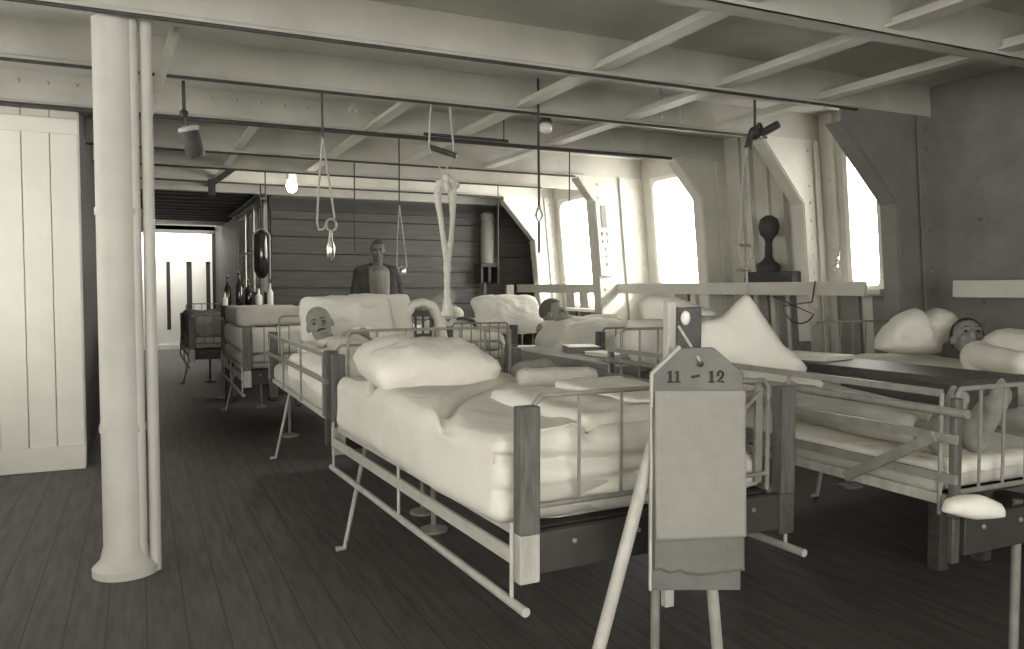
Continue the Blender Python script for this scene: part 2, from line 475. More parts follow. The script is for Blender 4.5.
# deck beams with bottom flange and rivets
for i, y in enumerate(FR):
    bm = BM()
    bx(bm, (-3.1, y-0.008, ZB), (4.74, y+0.008, ZC+.01)); bx(bm, (-3.1, y-0.01, ZB), (4.0, y+0.075, ZB+0.014))
    tube(bm, [(-3.1, y-0.012, ZB+0.012), (4.0, y-0.012, ZB+0.012)], 0.013, 8)
    if i in (2, 4, 5):
        for k_ in range(44):
            ball(bm, (-2.8+0.155*k_, y-0.012, ZB+0.14), (0.012, 0.008, 0.012), 8, 5)
    struct('trim_%d' % (20+i), bm, 'ceilpaint')
bm = BM(); bx(bm, (-3.1, 9.5, 2.27), (4.7, 9.6, ZC)); struct('trim_26', bm, 'ceilpaint')
# diagonal-looking fore-and-aft straps between the beams, and carlings
for q, (x, y0, y1, w_) in enumerate(((0.75, 5.64, 9.5, .06), (1.51, 4.56, 7.85, .085), (2.18, 1.2, 6.92, .09), (2.98, 0.8, 6.92, .10), (3.72, 0.8, 4.56, .08))):
    bm = BM(); bx(bm, (x-w_/2, y0, ZB+.018), (x+w_/2, y1, ZB+.032)); bx(bm, (x-.006, y0, ZB+.03), (x+.006, y1, ZB+.07))
    struct('trim_%d' % (30+q), bm, 'paint')

# beams nearer than the frame of the picture, unseen or seen at its top edge
for q, y in enumerate((2.5, 1.45)):
    bm = BM(); bx(bm, (-1.6, y-0.008, ZB), (4.75, y+0.008, ZC)); bx(bm, (-1.6, y-0.01, ZB), (4.75, y+0.095, ZB+0.018)); struct('trim_%d' % (36+q), bm, 'ceilpaint')

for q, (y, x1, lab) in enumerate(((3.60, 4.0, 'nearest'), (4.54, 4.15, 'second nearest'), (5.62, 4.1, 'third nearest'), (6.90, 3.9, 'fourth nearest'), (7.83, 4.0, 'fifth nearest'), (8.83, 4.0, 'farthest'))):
    bm = BM(); tube(bm, [(-3.0, y-.012, ZB-.009), (x1, y-.012, ZB-.009)], 0.009 if q != 2 else .016, 8)  # added dark tubes standing for the lines of shade under the beams
    tag(obj('beam_shade_line', bm, 'iron'), 'dark strip standing for shade along the underside of the %s visible deck beam' % lab, 'shade line', 'shade lines under the deck beams')

# plank rail along the ship's side
bm = BM(); bx(bm, (4.40, 3.86, 1.145), (4.43, 9.3, 1.245)); bx(bm, (4.40, 2.2, 1.145), (4.43, 3.22, 1.245))
struct('trim_40', bm, 'paint', bevel=0.004)
# dark battens low on the side between frames
bm = BM()
for i in range(len(FR)-1):
    y0 = FR[i]
    for s in (0.30, 0.62):
        bx(bm, (HO-.03, y0+s, 0), (HO, y0+s+0.2, 1.14))
struct('trim_41', lean(bm), 'grey_and_shade')

# ---------------------------------------------------------------- pillar and deck-head fittings
def pillar():
    t = thing('ship_pillar', 'thick white painted round steel pillar at the left edge with pipes beside it', 'pillar', (-0.07, 3.72, 0))
    bm = BM(); lathe(bm, (-0.07, 3.72, 0), [(0.13, 0), (0.13, 0.03), (0.10, 0.06), (0.085, 0.12), (0.085, 2.48), (0.12, 2.56), (0.13, ZC)], 32); obj('column', bm, 'pillarpaint', t)
    for dx in (0.062, 0.115):
        bm = BM(); tube(bm, [(-0.07+dx, 3.66+dx*0.3, 0), (-0.07+dx, 3.66+dx*0.3, ZC)], 0.024, 12); obj('pipe', bm, 'pillarpaint', t)
    bm = BM()
    for z in (0.6, 1.5, 2.3): lathe(bm, (-0.07, 3.72, z), [(0.09, 0), (0.09, 0.03)], 32)
    obj('clamp', bm, 'pillarpaint', t)
pillar()
bm = BM(); tube(bm, [(0.05, 3.80, 1.95), (0.22, 3.95, ZC)], 0.022, 10)
tag(obj('pipe', bm, 'palesteel'), 'slanting pale pipe running from the white pillar up to the ceiling', 'pipe')
bm = BM(); tube(bm, [(1.70, 5.0, 2.20), (2.30, 5.0, 2.20)], 0.011, 10); tube(bm, [(1.74, 5.0, 2.2), (1.74, 5.0, ZC)], 0.005, 6); tube(bm, [(2.27, 5.0, 2.20), (2.27, 5.0, ZC)], 0.005, 6)
tag(obj('pipe', bm, 'iron'), 'short dark rod slung under the ceiling beam near the knotted bandage', 'pipe')
for (x0, x1, y, lab) in ((2.15, 2.50, 4.9, 'short dark rod under the ceiling left of the small ceiling lamp'), (2.35, 2.85, 3.9, 'dark rod near the top edge above the middle of the ward'), (3.1, 3.4, 3.95, 'dark rod near the top edge beside the right-hand rope')):
    bm = BM(); tube(bm, [(x0, y, 2.44), (x1, y, 2.44)], 0.012, 8); tube(bm, [(x0+.03, y, 2.44), (x0+.03, y, ZC)], 0.006, 6); tube(bm, [(x1-.03, y, 2.44), (x1-.03, y, ZC)], 0.006, 6)
    tag(obj('ceiling_rod', bm, 'iron'), lab, 'rod')
for i, (x, y, lab) in enumerate(((3.05, 4.30, 'left one of two open iron hooks under the pale ceiling strap'), (3.23, 4.30, 'right one of two open iron hooks under the pale ceiling strap'), (1.22, 4.95, 'single small iron hook under the ceiling left of the hanging bandage'))):
    bm = BM(); pts = [(x, y, ZC), (x, y, 2.32)] + [(x+0.022*math.sin(a)-0.0, y, 2.30-0.022*math.cos(a)+.0) for a in [k*0.5-2.6 for k in range(10)]]
    tube(bm, pts, 0.006, 6); tag(obj('ceiling_hook', bm, 'palesteel'), lab, 'hook', 'iron hooks under the ceiling')

# ceiling lamps
t = thing('ceiling_lamp', 'small lit ceiling bulb glowing above the dark plank wall', 'lamp', (1.42, 8.3, 2.32))
bm = BM(); lathe(bm, (1.42, 8.3, 2.27), [(0.02, 0.0), (0.05, 0.02), (0.05, 0.235)], 16); obj('lamp_base', bm, 'palesteel', t)
bm = BM(); ball(bm, (1.42, 8.3, 2.225), (0.055, 0.055, 0.065)); obj('bulb', bm, lampm, t)
pl = bpy.data.lights.new('bulb_light', 'POINT'); pl.energy = 14; pl.color = (1, .97, .86); pl.shadow_soft_size = 0.06
po = bpy.data.objects.new('bulb_light', pl); COL.objects.link(po); po.location = (1.42, 8.15, 2.12)
t = thing('ceiling_lamp', 'small unlit white ceiling lamp with dark cap between pale beams', 'lamp', (2.46, 4.75, 2.42))
bm = BM(); lathe(bm, (2.46, 4.75, 2.29), [(0.045, 0), (0.03, 0.05), (0.03, 0.215)], 16); obj('lamp_cap', bm, 'iron', t)
bm = BM(); ball(bm, (2.46, 4.75, 2.26), (0.045, 0.045, 0.04)); obj('lamp_shade', bm, 'white', t)

t = thing('hanging_lantern', 'dark cylindrical lantern tilted under the ceiling right of the pillar', 'lantern', (0.28, 4.9, 1.95))
ax = Vector((0.28, 0.1, -1)).normalized()
bm = BM(); lathe(bm, Vector((0.27, 4.9, 2.10)), [(0.02, 0), (0.048, 0.012), (0.052, 0.03), (0.052, 0.15), (0.04, 0.165)], 20, axis=ax); obj('lantern_body', bm, 'iron', t)
bm = BM(); lathe(bm, Vector((0.268, 4.9, 2.115)), [(0.03, 0), (0.057, 0.01), (0.057, 0.03), (0.04, 0.04)], 20, axis=ax); obj('lantern_cap', bm, 'palesteel', t)
bm = BM(); tube(bm, [(0.27, 4.9, 2.10), (0.25, 4.9, 2.2), (0.25, 4.9, ZC)], 0.010, 6); ball(bm, (0.25, 4.9, 2.18), .025, 10, 8); obj('bracket', bm, 'iron', t)
bm = BM(); beam(bm, (0.62, 7.9, 2.15), (0.82, 7.9, 2.31), .08, .05); bx(bm, (.6, 7.87, 2.05), (.66, 7.93, 2.2))
tag(obj('ceiling_bracket', bm, 'iron'), 'dark crooked bracket under the far beam left of the lit bulb', 'bracket')
bm = BM(); lathe(bm, (0.03, 12.3, 1.95), [(0.02, 0.02), (0.09, 0.08), (0.11, 0.2), (0.06, 0.34), (0.02, 0.36)], 20)
tube(bm, [(0.03, 12.3, 2.3), (0.03, 12.3, 2.36)], .01, 6)
tag(obj('globe_lamp', bm, 'glass'), 'dim round globe lamp hanging above the white partition beside the pillar', 'lamp')

# ---------------------------------------------------------------- ropes and slings
def rope(name, label, paths, r, m, grp=None, extra=None):
    t = thing(name, label, 'rope', Vector(paths[0][0]), grp)
    for q, p in enumerate(paths):
        bm = BM(); tube(bm, p, r, 7); obj('cord', bm, 'darkrope' if q == 0 and grp else m, t)
    if extra: extra(t)
    return t
GR = 'lift ropes hanging from the ceiling'
def arc(a, b, sag, n=10):
    a = Vector(a); b = Vector(b)
    return [a.lerp(b, i/n)+Vector((0, 0, -sag*math.sin(PI*i/n))) for i in range(n+1)]
def ex1(t):
    bm = BM(); ring(bm, (1.005, 4.6, 1.56), 0.034, 0.007, (0.3, -1, 0)); obj('ring', bm, 'rope', t)
    bm = BM(); lathe(bm, (1.0, 4.6, 1.36), [(0.008, 0), (0.022, 0.02), (0.026, 0.07), (0.014, 0.11), (0.008, 0.16)], 14); obj('toggle', bm, 'chrome', t)
rope('hanging_rope', 'lift rope with two strands ending in a ring and a toggle, nearest the left pillar', [[(0.96, 4.6, ZC), (0.962, 4.6, 2.05)], [(0.962, 4.6, 2.05), (0.935, 4.6, 1.75), (0.925, 4.6, 1.57), (0.935, 4.6, 1.53), (0.96, 4.6, 1.535), (0.975, 4.6, 1.56)], [(0.962, 4.6, 2.05), (1.0, 4.6, 1.78), (1.025, 4.6, 1.60)]], 0.0065, 'rope', GR, ex1)
# middle thin rope with loop: px 399
def ex2(t):
    bm = BM(); ring(bm, (1.95, 6.3, 1.34), 0.033, 0.005, (0.2, -1, 0)); obj('ring', bm, 'rope', t)
    bm = BM(); ball(bm, (1.955, 6.28, 1.335), (.018, .014, .035), 10, 6); obj('clip', bm, 'chrome', t)
rope('hanging_rope', 'thin lift rope splitting into a narrow loop in front of the dark plank wall', [[(1.93, 6.3, ZC), (1.93, 6.3, 1.87)], [(1.93, 6.3, 1.87), (1.91, 6.3, 1.6), (1.905, 6.3, 1.38)], [(1.93, 6.3, 1.87), (1.965, 6.3, 1.6), (1.99, 6.3, 1.38)]+arc((1.99, 6.3, 1.38), (1.905, 6.3, 1.38), .07, 6)], 0.0055, 'rope', GR, ex2)
# faint thin cords
for (x, y, z0, z1, lab) in ((1.86, 7.5, 1.55, ZC, 'thin dark cord hanging just left of the standing man'), (3.83, 8.6, 1.45, ZC, 'thin dark cord hanging in front of the pale wall cylinder'), (1.12, 8.0, 2.0, ZC, 'short dark cord under the far beam left of the lit bulb'), (3.67, 6.6, 1.75, ZC, 'thin dark cord hanging before the pale port with the arched top')):
    bm = BM(); tube(bm, [(x, y, z1), (x, y, z0)], 0.006, 6); tag(obj('thin_rope', bm, 'darkrope'), lab, 'cord')
def ex3(t):
    bm = BM(); tube(bm, [(2.285, 4.5, 1.72), (2.262, 4.5, 1.655), (2.285, 4.5, 1.61), (2.31, 4.5, 1.655), (2.285, 4.5, 1.72)], 0.007, 6); obj('ring', bm, 'rope', t)
rope('hanging_rope', 'single dark lift rope ending in a small diamond loop by the bright port', [[(2.277, 4.5, ZC), (2.285, 4.5, 1.71)], [(2.285, 4.5, 1.61), (2.285, 4.5, 1.42)]], 0.008, 'darkrope', GR, ex3)
def ex4(t):
    bm = BM(); tube(bm, [(1.602, 4.62, 2.05), (1.755, 4.55, 1.995)], 0.018, 10); obj('grab_bar', bm, 'iron', t)
rope('hanging_trapeze', 'dark wooden grab bar on two cords hung above the knotted bandage', [[(1.62, 4.6, ZC), (1.595, 4.6, 2.04)], [(1.71, 4.6, ZC), (1.75, 4.58, 2.0)], [(1.595, 4.6, 2.04), (1.685, 4.6, 1.89), (1.75, 4.58, 2.0)]], 0.007, 'rope', None, ex4)
# knotted bandage sling
t = thing('bandage_sling', 'long white bandage sling knotted at the top, hanging over the beds', 'bandage', (1.72, 4.5, 1.9))
def cloth_tube(bm, pts, rs, seed=0):
    P = []; R_ = []
    for i in range(len(pts)-1):
        for s in range(6):
            u = s/6; P.append(Vector(pts[i]).lerp(Vector(pts[i+1]), u)); R_.append((rs[i]*(1-u)+rs[i+1]*u)*(1+0.18*noise.noise(Vector((i*1.3+u*3+seed, seed, 0)))))
    P.append(Vector(pts[-1])); R_.append(rs[-1]); tube(bm, P, R_, 12)
bm = BM()
cloth_tube(bm, [(1.68, 4.6, 1.83), (1.645, 4.6, 1.76), (1.665, 4.6, 1.64), (1.685, 4.6, 1.5), (1.705, 4.6, 1.36)], [0.02, 0.024, 0.018, 0.017, 0.018], 1)
cloth_tube(bm, [(1.72, 4.6, 1.83), (1.745, 4.6, 1.76), (1.745, 4.6, 1.64), (1.735, 4.6, 1.5), (1.715, 4.6, 1.36)], [0.02, 0.028, 0.018, 0.017, 0.018], 4)
cloth_tube(bm, [(1.71, 4.6, 1.38), (1.708, 4.6, 1.25), (1.708, 4.6, 1.15), (1.71, 4.6, 1.09), (1.71, 4.6, 1.03)], [0.026, 0.02, 0.02, 0.032, 0.045], 7)
o = obj('strap', bm, 'bandage', t); voxel(o, .006, 3)
bm = BM()
for (c, r, a_) in (((1.665, 4.59, 1.835), (.034, .026, .026), 0), ((1.745, 4.59, 1.84), (.05, .026, .026), .5), ((1.70, 4.58, 1.87), (.026, .026, .022), 0), ((1.645, 4.59, 1.79), (.022, .022, .03), .4), ((1.70, 4.57, 1.81), (.022, .02, .035), 0), ((1.75, 4.59, 1.775), (.02, .02, .04), 0)):
    ball(bm, c, r, 14, 10, Matrix.Rotation(a_, 3, 'Y'))
o = obj('knot', bm, 'bandage', t); voxel(o, 0.006, 2)
# cluster rope on the right: px 753
def ex5(t):
    bm = BM()
    tube(bm, [(3.33, 3.7, 2.10), (3.44, 3.66, 2.165)], 0.024, 12); ball(bm, (3.30, 3.7, 2.11), .04, 10, 8); ring(bm, (3.30, 3.66, 2.12), .035, .010, (0.5, -1, 0)); tube(bm, [(3.27, 3.7, 2.1), (3.25, 3.7, 2.02)], .02, 8)
    o = obj('pulley_block', bm, 'iron', t)
    bm = BM(); tube(bm, [(3.185, 3.7, 1.45), (3.275, 3.7, 1.447)], 0.009, 8); obj('metal_bar', bm, 'chrome', t)
    bm = BM(); tube(bm, [(3.18, 3.7, 1.305), (3.27, 3.7, 1.30)], 0.007, 8); obj('metal_bar', bm, 'chrome', t)
    bm = BM(); ring(bm, (3.235, 3.69, 1.315), .035, .004, (0, -.4, 1)); obj('ring', bm, 'chrome', t)
rope('hanging_rope', 'heavy lift tackle with a dark pulley block and metal crossbars before the right-hand frames', [[(3.29, 3.7, ZC), (3.30, 3.7, 2.14)], [(3.25, 3.7, 2.04), (3.22, 3.7, 1.9), (3.19, 3.7, 1.45), (3.22, 3.7, 1.3)], [(3.25, 3.7, 2.04), (3.235, 3.7, 1.8), (3.27, 3.7, 1.45), (3.25, 3.7, 1.3)], [(3.25, 3.7, 1.3), (3.265, 3.7, 1.09)]], 0.008, 'rope', GR, ex5)

# ---------------------------------------------------------------- hospital cots
def cot(label, x0, x1, y0, y1, left='down', right='down', th=0.12, zb=0.55, post='darkwood', seed=0.0, mat_='sheet', rods=6, ptop=0.89, topbar=0.91, pw=1.0):
    t = thing('hospital_cot', label, 'bed', ((x0+x1)/2, (y0+y1)/2, 0), 'hospital cots in the ward')
    L = y1-y0
    for x in (x0, x1):
        for y in (y0, y1):
            bm = BM(); bx(bm, (x-.03*pw, y-.022*pw, 0.55), (x+.03*pw, y+.022*pw, ptop)); p = obj('post', bm, post, t, bevel=0.004)
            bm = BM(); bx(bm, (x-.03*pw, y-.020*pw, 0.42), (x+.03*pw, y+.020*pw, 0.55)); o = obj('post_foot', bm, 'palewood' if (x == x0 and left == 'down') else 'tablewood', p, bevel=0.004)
            s = -1 if x == x0 else 1
            yy = y + (0.12 if y == y0 else -0.12)
            if y == y0: continue
            bm = BM()
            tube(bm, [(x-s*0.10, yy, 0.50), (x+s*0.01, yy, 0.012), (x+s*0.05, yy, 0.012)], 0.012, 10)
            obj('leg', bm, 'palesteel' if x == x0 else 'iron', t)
    for y, nm in ((y0, 'foot_rail'), (y1, 'head_rail')):
        ztop = topbar if y == y0 else 1.0
        yy = y + (0.03 if y == y0 else -0.03)
        bm = BM(); a, b = x0+.04, x1-.04
        tube(bm, [(a, yy, 0.56), (a, yy, ztop-.02), (a+.02, yy, ztop), (b-.02, yy, ztop), (b, yy, ztop-.02), (b, yy, 0.56)], 0.008, 8)
        tube(bm, [(a, yy, 0.61), (b, yy, 0.61)], 0.008, 8)
        for k in range(1, rods): 
            x = a+(b-a)*k/rods; tube(bm, [(x, yy, 0.61), (x, yy, ztop)], 0.005, 6)
        obj(nm, bm, 'steel', t)
        bm = BM(); bx(bm, (x0+.03, y-.014, 0.44), (x1-.03, y+.014, 0.55))
        e = obj('end_board', bm, 'black', t, bevel=0.003)
        for k in (0.15, 0.38, 0.62, 0.85):
            bm = BM(); ball(bm, (x0+(x1-x0)*k, y-.016, 0.515), (.008, .006, .008), 8, 6); obj('bolt', bm, 'steel', e)
    for x in (x0, x1):
        bm = BM(); beam(bm, (x, y0+.02, zb-.005), (x, y1-.02, zb-.005), 0.022, 0.03); obj('side_rail', bm, 'palewood', t, bevel=0.003)
    bm = BM()
    for k in range(9):
        y = y0+0.1+(L-0.2)*k/8; bx(bm, (x0, y-.03, zb-.02), (x1, y+.03, zb-.01))
    bx(bm, (x0+.02, y0+.05, zb-.01), (x1-.02, y1-.05, zb-.002))
    obj('slats', bm, 'darkcloth', t)
    for x, st in ((x0, left), (x1, right)):
        s = -1 if x == x0 else 1; xg = x+s*0.035
        bm = BM()
        if st == 'down': zs = (0.49, 0.365)
        elif st == 'up': zs = (0.905, 0.855, 0.78, 0.667)
        else: zs = (0.87, 0.74)
        beam(bm, (xg, y0+.02, zs[0]), (xg, y1-.03, zs[0]), 0.012, 0.038 if st == 'down' else 0.02)
        for z in zs[1:]: 
            if st == 'up' and z < .8: beam(bm, (xg, y0-.03, z), (xg, y1-.03, z), 0.012, 0.026)
            else: tube(bm, [(xg, y0-.06, z), (xg, y1-.0, z)], 0.013, 10)
        for k in range(3 if st == 'down' else 4):
            y = y0+0.02+(L-.06)*k/(2 if st == 'down' else 3)
            tube(bm, [(xg, y, max(zs[0], 0.58)), (xg, y, min(zs[-1], .56))], 0.006, 8)
        if st == 'up':
            beam(bm, (xg+s*.014, y0+0.03, 0.78), (xg+s*.014, y0+0.34, 0.60), 0.012, 0.03)
        obj('side_guard', bm, 'palesteel' if st == 'down' else 'steel', t)
    bm = BM()
    xm, ym = (x0+x1)/2, y1-0.03
    for ym in (y1-.03, y0+.05):
        bm = BM(); tube(bm, [(xm, ym, 0.55), (xm, ym, 0.03)], 0.014, 10); lathe(bm, (xm, ym, 0), [(0.07, 0), (0.07, 0.012), (0.02, 0.03)], 16)
        obj('leg', bm, 'steel', t)
    bm = BM()
    softbox(bm, (x0-.012, y0+.06, zb+.002), (x1-.01, y1-.065, zb+th), 0.04, 0.03, 0.006, 5, seed=seed)
    obj('mattress', bm, 'tick', t)
    return t

def quilt(name, label, cat, x0, x1, y0, y1, z0, z1, m='sheet', seed=0.0, amp=0.012, nsc=4.0, dirn=(1, 1, 1), extra=None, rad=0.07, over=0.03, step=0.025):
    bm = BM(); softbox(bm, (x0, y0, z0), (x1, y1, z1), rad, step, amp, nsc, dirn, seed, extra)
    return tag(obj(name, bm, m, angle=80), label, cat)

def folds(cx, cy, R0, dz, k=3):
    def f(p, n):
        if n.z > 0.3:
            r = math.hypot((p.x-cx)*1.0, (p.y-cy)*0.7)
            s = (r/R0) % 1.0
            p = p + Vector((0, 0, -dz*math.exp(-((s-0.5)/0.07)**2)))
        return p
    return f

_before = set(COL.objects)
# cot nearest the camera (11)
AX0, AX1, AY0, AY1 = 0.92, 1.85, 1.88, 3.72
near_cot = cot('large wooden-posted cot nearest the camera with its pale side guard let down', AX0, AX1, AY0, AY1, 'down', 'down', seed=1.0)
bm = BM(); bx(bm, (AX1-.075, AY0+.045, .58), (AX1-.045, AY0+.055, .90)); beam(bm, (AX1-.22, AY0+.06, .74), (AX1-.06, AY0+.05, .87), .012, .022, up=(0, 1, 0)); beam(bm, (AX1-.14, AY0+.06, .60), (AX1-.12, AY0+.06, .86), .02, .006, up=(0, 1, 0))
obj('hinge_bracket', bm, 'steel', near_cot)
def exA(p, n):
    # side of the bedding bulges over the frame and sags toward the foot
    if n.x < -0.4: p = p + Vector((-0.02*math.sin((p.y-AY0)*3.1)-0.01, 0, 0))
    if n.z > 0.3:
        r = math.hypot(p.x-1.75, (p.y-1.75)*0.8); s = (r/0.40+0.05*math.sin(p.y*3)) % 1.0
        p = p + Vector((0, 0, -0.030*math.exp(-((s-0.5)/0.05)**2)+0.010*math.exp(-((s-0.62)/0.08)**2)))
    p.z += 0.010*math.sin(p.y*5)*(1 if n.z > 0 else 0)
    if n.y < -0.4:
        u = (p.x-AX0)/(AX1-AX0)
        for (zl, wd, dp) in ((0.735-0.03*math.sin(u*PI*1.1), .016, .030), (0.66-0.02*math.sin(u*5+1), .016, .018)):
            p.y += dp*math.exp(-((p.z-zl)/wd)**2)
        p.y += 0.012*math.sin(u*9)
    return p
quilt('quilt', 'thick cream quilt with long curved folds covering the cot nearest the camera', 'quilt', AX0-0.045, AX1-0.16, AY0+0.05, AY1-0.06, 0.545, 0.81, "sheet", 2.0, 0.014, 3.0, (1, 0.6, 1), exA, 0.06, 0.03, 0.011)
# folded blankets piled at the right of the foot
quilt('folded_blanket', 'lower folded cream blanket seen through the foot rail of the nearest cot', 'blanket', 1.15, 1.66, AY0+0.085, 2.60, 0.77, 0.845, 'sheet', 5.0, 0.02, 4.0, (1, 1, 1), None, 0.05)
def bulge(p, n):
    p.z -= 0.05*max(0, (1.25-p.x))*2; return p
quilt('folded_blanket', 'upper folded blanket on the right half of the nearest cot, behind its foot rail', 'blanket', 1.36, 1.66, 2.0, 2.5, 0.835, 0.875, 'sheet', 8.0, 0.02, 3.0, (1, 1, 1), bulge, 0.05)
def rollb(label, a, b, r, m, seed):
    bm = BM(); a = Vector(a); b = Vector(b); d = (b-a); n = 16; pts = [a.lerp(b, i/n) for i in range(n+1)]
    rs = [r*(1-0.35*abs(2*i/n-1)**6)*(1+0.12*noise.noise(Vector((i*.35, seed, 0)))) for i in range(n+1)]
    tube(bm, pts, rs, 20)
    for v in bm.verts: v.co.z = a.z + (v.co.z-a.z)*0.78 + 0.008*noise.noise(v.co*9)
    return tag(obj('rolled_blanket', bm, m, angle=80), label, 'blanket')
rollb('pale rolled blanket lying right of the big pillow on the nearest cot', (1.38, 2.80, 0.845), (1.68, 2.70, 0.845), 0.055, 'blanket', 1)
rollb('smaller grey rolled blanket tucked between the big pillow and the pale roll', (1.50, 3.02, 0.845), (1.72, 3.14, 0.845), 0.055, 'midcloth', 5)
m_ = Matrix.Translation((1.135, 3.16, 0.88)) @ Matrix.Rotation(-0.05, 4, 'Z') @ Matrix.Rotation(0.10, 4, 'X')
bm = BM(); pillow(bm, 0.56, 0.50, 0.24, 3.0, m_); tag(obj('pillow', bm, 'linen', angle=80), 'large plump white pillow on the cot nearest the camera', 'pillow')

turn([o for o in COL.objects if o not in _before and o.parent is None], (0.92, 1.88, 0), math.radians(2.6))
# splayed stand with the 11-12 board
t = thing('bed_number_board', 'angled-top wooden board lettered 11 - 12 on a post, a chart sheet hanging on it', 'board', (1.28, 1.66, 0))
bc = Vector((1.272, 1.62, 0)); yaw = math.radians(-25)
Bm = Matrix.Translation(bc) @ Matrix.Rotation(yaw, 4, 'Z')
bm = BM()
prism(bm, [(-.115, 0, .43), (-.115, 0, .985), (-.045, 0, 1.050), (.04, 0, 1.050), (.115, 0, .985), (.115, 0, .43)], (0, .016, 0))
for v in bm.verts: v.co = Bm @ v.co
obj('board', bm, 'board', t, bevel=0.003)
bm = BM()
prism(bm, [(-.119, -.003, .43), (-.119, -.003, .986), (-.048, -.003, 1.056), (-.043, -.003, 1.050), (-.113, -.003, .983), (-.113, -.003, .43)], (0, .02, 0))
for v in bm.verts: v.co = Bm @ v.co
obj('edge_strip', bm, 'palewood', t)
# two chart sheets, the longer one under with a torn end
def sheet(name, ztop, zend, m, off, torn, curl):
    bm = BM(); nx, nz = 30, 40; g = []
    for j in range(nz+1):
        row = []
        for i in range(nx+1):
            u = i/nx; w_ = j/nz
            ze = zend + (0.010*u if not torn else 0) + torn*(math.sin(u*7+1)*.5+noise.noise(Vector((u*9, 1, 0)))+.4*noise.noise(Vector((u*30, 2, 0))))
            z = ztop+(ze-ztop)*w_
            y = -off - curl*w_**3 + 0.006*(u-0.5)**2 - .002*math.sin(w_*9+u*2)
            row.append(bm.verts.new(Bm @ Vector((-.110+.228*u + (.004*w_ if not torn else -.006+.01*w_), y, z))))
        g.append(row)
    for j in range(nz):
        for i in range(nx): bm.faces.new((g[j][i], g[j][i+1], g[j+1][i+1], g[j+1][i]))
    o = obj(name, bm, m, t); sm = o.modifiers.new('solid', 'SOLIDIFY'); sm.thickness = 0.0015; return o
sheet('chart_sheet', .943, .565, 'paper', .010, 0, .012)
sheet('chart_sheet', .90, .478, 'duskpaper', .0045, .010, .004)
for (x, z) in ((0.005, 1.01), (0.005, 0.928)):
    bm = BM(); ball(bm, Bm @ Vector((x, -.008, z)), (.008, .004, .008), 10, 8); obj('nail', bm, 'black', t)
# lettering 11 - 12
def glyph1(bm, x, z, h):
    bx(bm, (x-.0035, -.003, z), (x+.0035, -.001, z+h), Bm); bx(bm, (x-.008, -.003, z), (x+.008, -.001, z+.0035), Bm)
    prism(bm, [Bm @ Vector(p) for p in ((x-.0035, -.003, z+h), (x-.009, -.003, z+h-.007), (x-.0035, -.003, z+h-.006))], Bm.to_3x3() @ Vector((0, .002, 0)))
def glyph2(bm, x, z, h):
    pts = []
    for k in range(9):
        a = PI*0.95-k*PI*1.05/8; pts.append((x+.007*math.cos(a), -.002, z+h-.0085+.0075*math.sin(a)))
    pts += [(x+.002, -.002, z+h*.38), (x-.007, -.002, z+.003), (x+.009, -.002, z+.0025)]
    tube(bm, [Bm @ Vector(p) for p in pts], .0026, 6)
    ball(bm, Bm @ Vector((x-.006, -.002, z+h-.010)), (.004, .002, .004), 8, 6)
bm = BM(); H_ = .030; zl = .962
glyph1(bm, -.070, zl, H_); glyph1(bm, -.052, zl, H_); obj('lettering', bm, 'ink', t)
bm = BM(); beam(bm, Bm @ Vector((-.016, -.002, zl+.014)), Bm @ Vector((.004, -.002, zl+.018)), .004, .006); obj('lettering', bm, 'ink', t)
bm = BM(); glyph1(bm, .034, zl, H_); glyph2(bm, .056, zl, H_); obj('lettering', bm, 'ink', t)
bm = BM(); beam(bm, Bm @ Vector((-.052, .10, .35)), Bm @ Vector((-.052, .10, 1.165)), .028, .024, up=(0, 1, 0)); obj('post', bm, 'palewood', t, bevel=.003)
bm = BM(); bx(bm, (-.036, .085, .40), (.028, .12, 1.15), Bm); obj('hook_board', bm, 'iron', t, bevel=.003)
bm = BM(); ball(bm, Bm @ Vector((-.016, .078, 1.122)), (.013, .012, .019), 14, 10); obj('knob', bm, 'white', t)
bm = BM(); tube(bm, [Bm @ Vector(p) for p in ((-.034, .075, 1.10), (-.012, .02, 1.05), (.005, -.01, 1.012))], .0035, 6); obj('cord', bm, 'rope', t)
bm = BM(); tube(bm, [Bm @ Vector((-.09, .05, .85)), Bm @ Vector((-.33, -.06, 0.0))], .017, 12); obj('leg', bm, 'palesteel', t)
bm = BM(); tube(bm, [Bm @ Vector((.03, .13, .85)), Bm @ Vector((.16, .35, 0.0))], .017, 12); obj('leg', bm, 'palesteel', t)
for z in (.60, .88):
    bm = BM(); bx(bm, (-.06, .016, z), (.05, .09, z+.055), Bm); obj('crosspiece', bm, 'wood', t)

# second cot of the left row, with the patient looking out
CX0, CX1, CY0, CY1 = 0.86, 1.85, 3.98, 5.86
cot('second cot from the camera in the left-hand row, patient propped in it', CX0, CX1, CY0, CY1, 'mid', 'down', seed=3.0)
def exC(p, n):
    if n.z > 0:
        d = (p.x-1.18)/0.30; w = max(0, 1-d*d)
        p.z += 0.11*w*min(1, max(0, (5.1-p.y)*2.5))*(0.75+0.25*math.sin(p.y*4))
    if n.x < -0.4: p = p + Vector((-0.012*math.sin((p.y-CY0)*4.2)**2, 0, 0))
    return p
quilt('bed_cover', 'white bedcover humped over the patient in the second cot of the left row', 'bedcover', CX0-0.012, CX1-0.02, CY0+0.07, 5.18, 0.60, 0.80, 'linen', 6.0, 0.018, 4.0, (1, 1, 1), exC, 0.07)
m_ = Matrix.Translation((1.36, 5.72, 0.965)) @ Matrix.Rotation(-0.10, 4, 'Z') @ Matrix.Rotation(0.95, 4, 'X')
bm = BM(); pillow(bm, 0.70, 0.44, 0.2, 7.0, m_); tag(obj('pillow', bm, 'linen', angle=80), 'large white pillow standing behind the patient in the second cot', 'pillow')
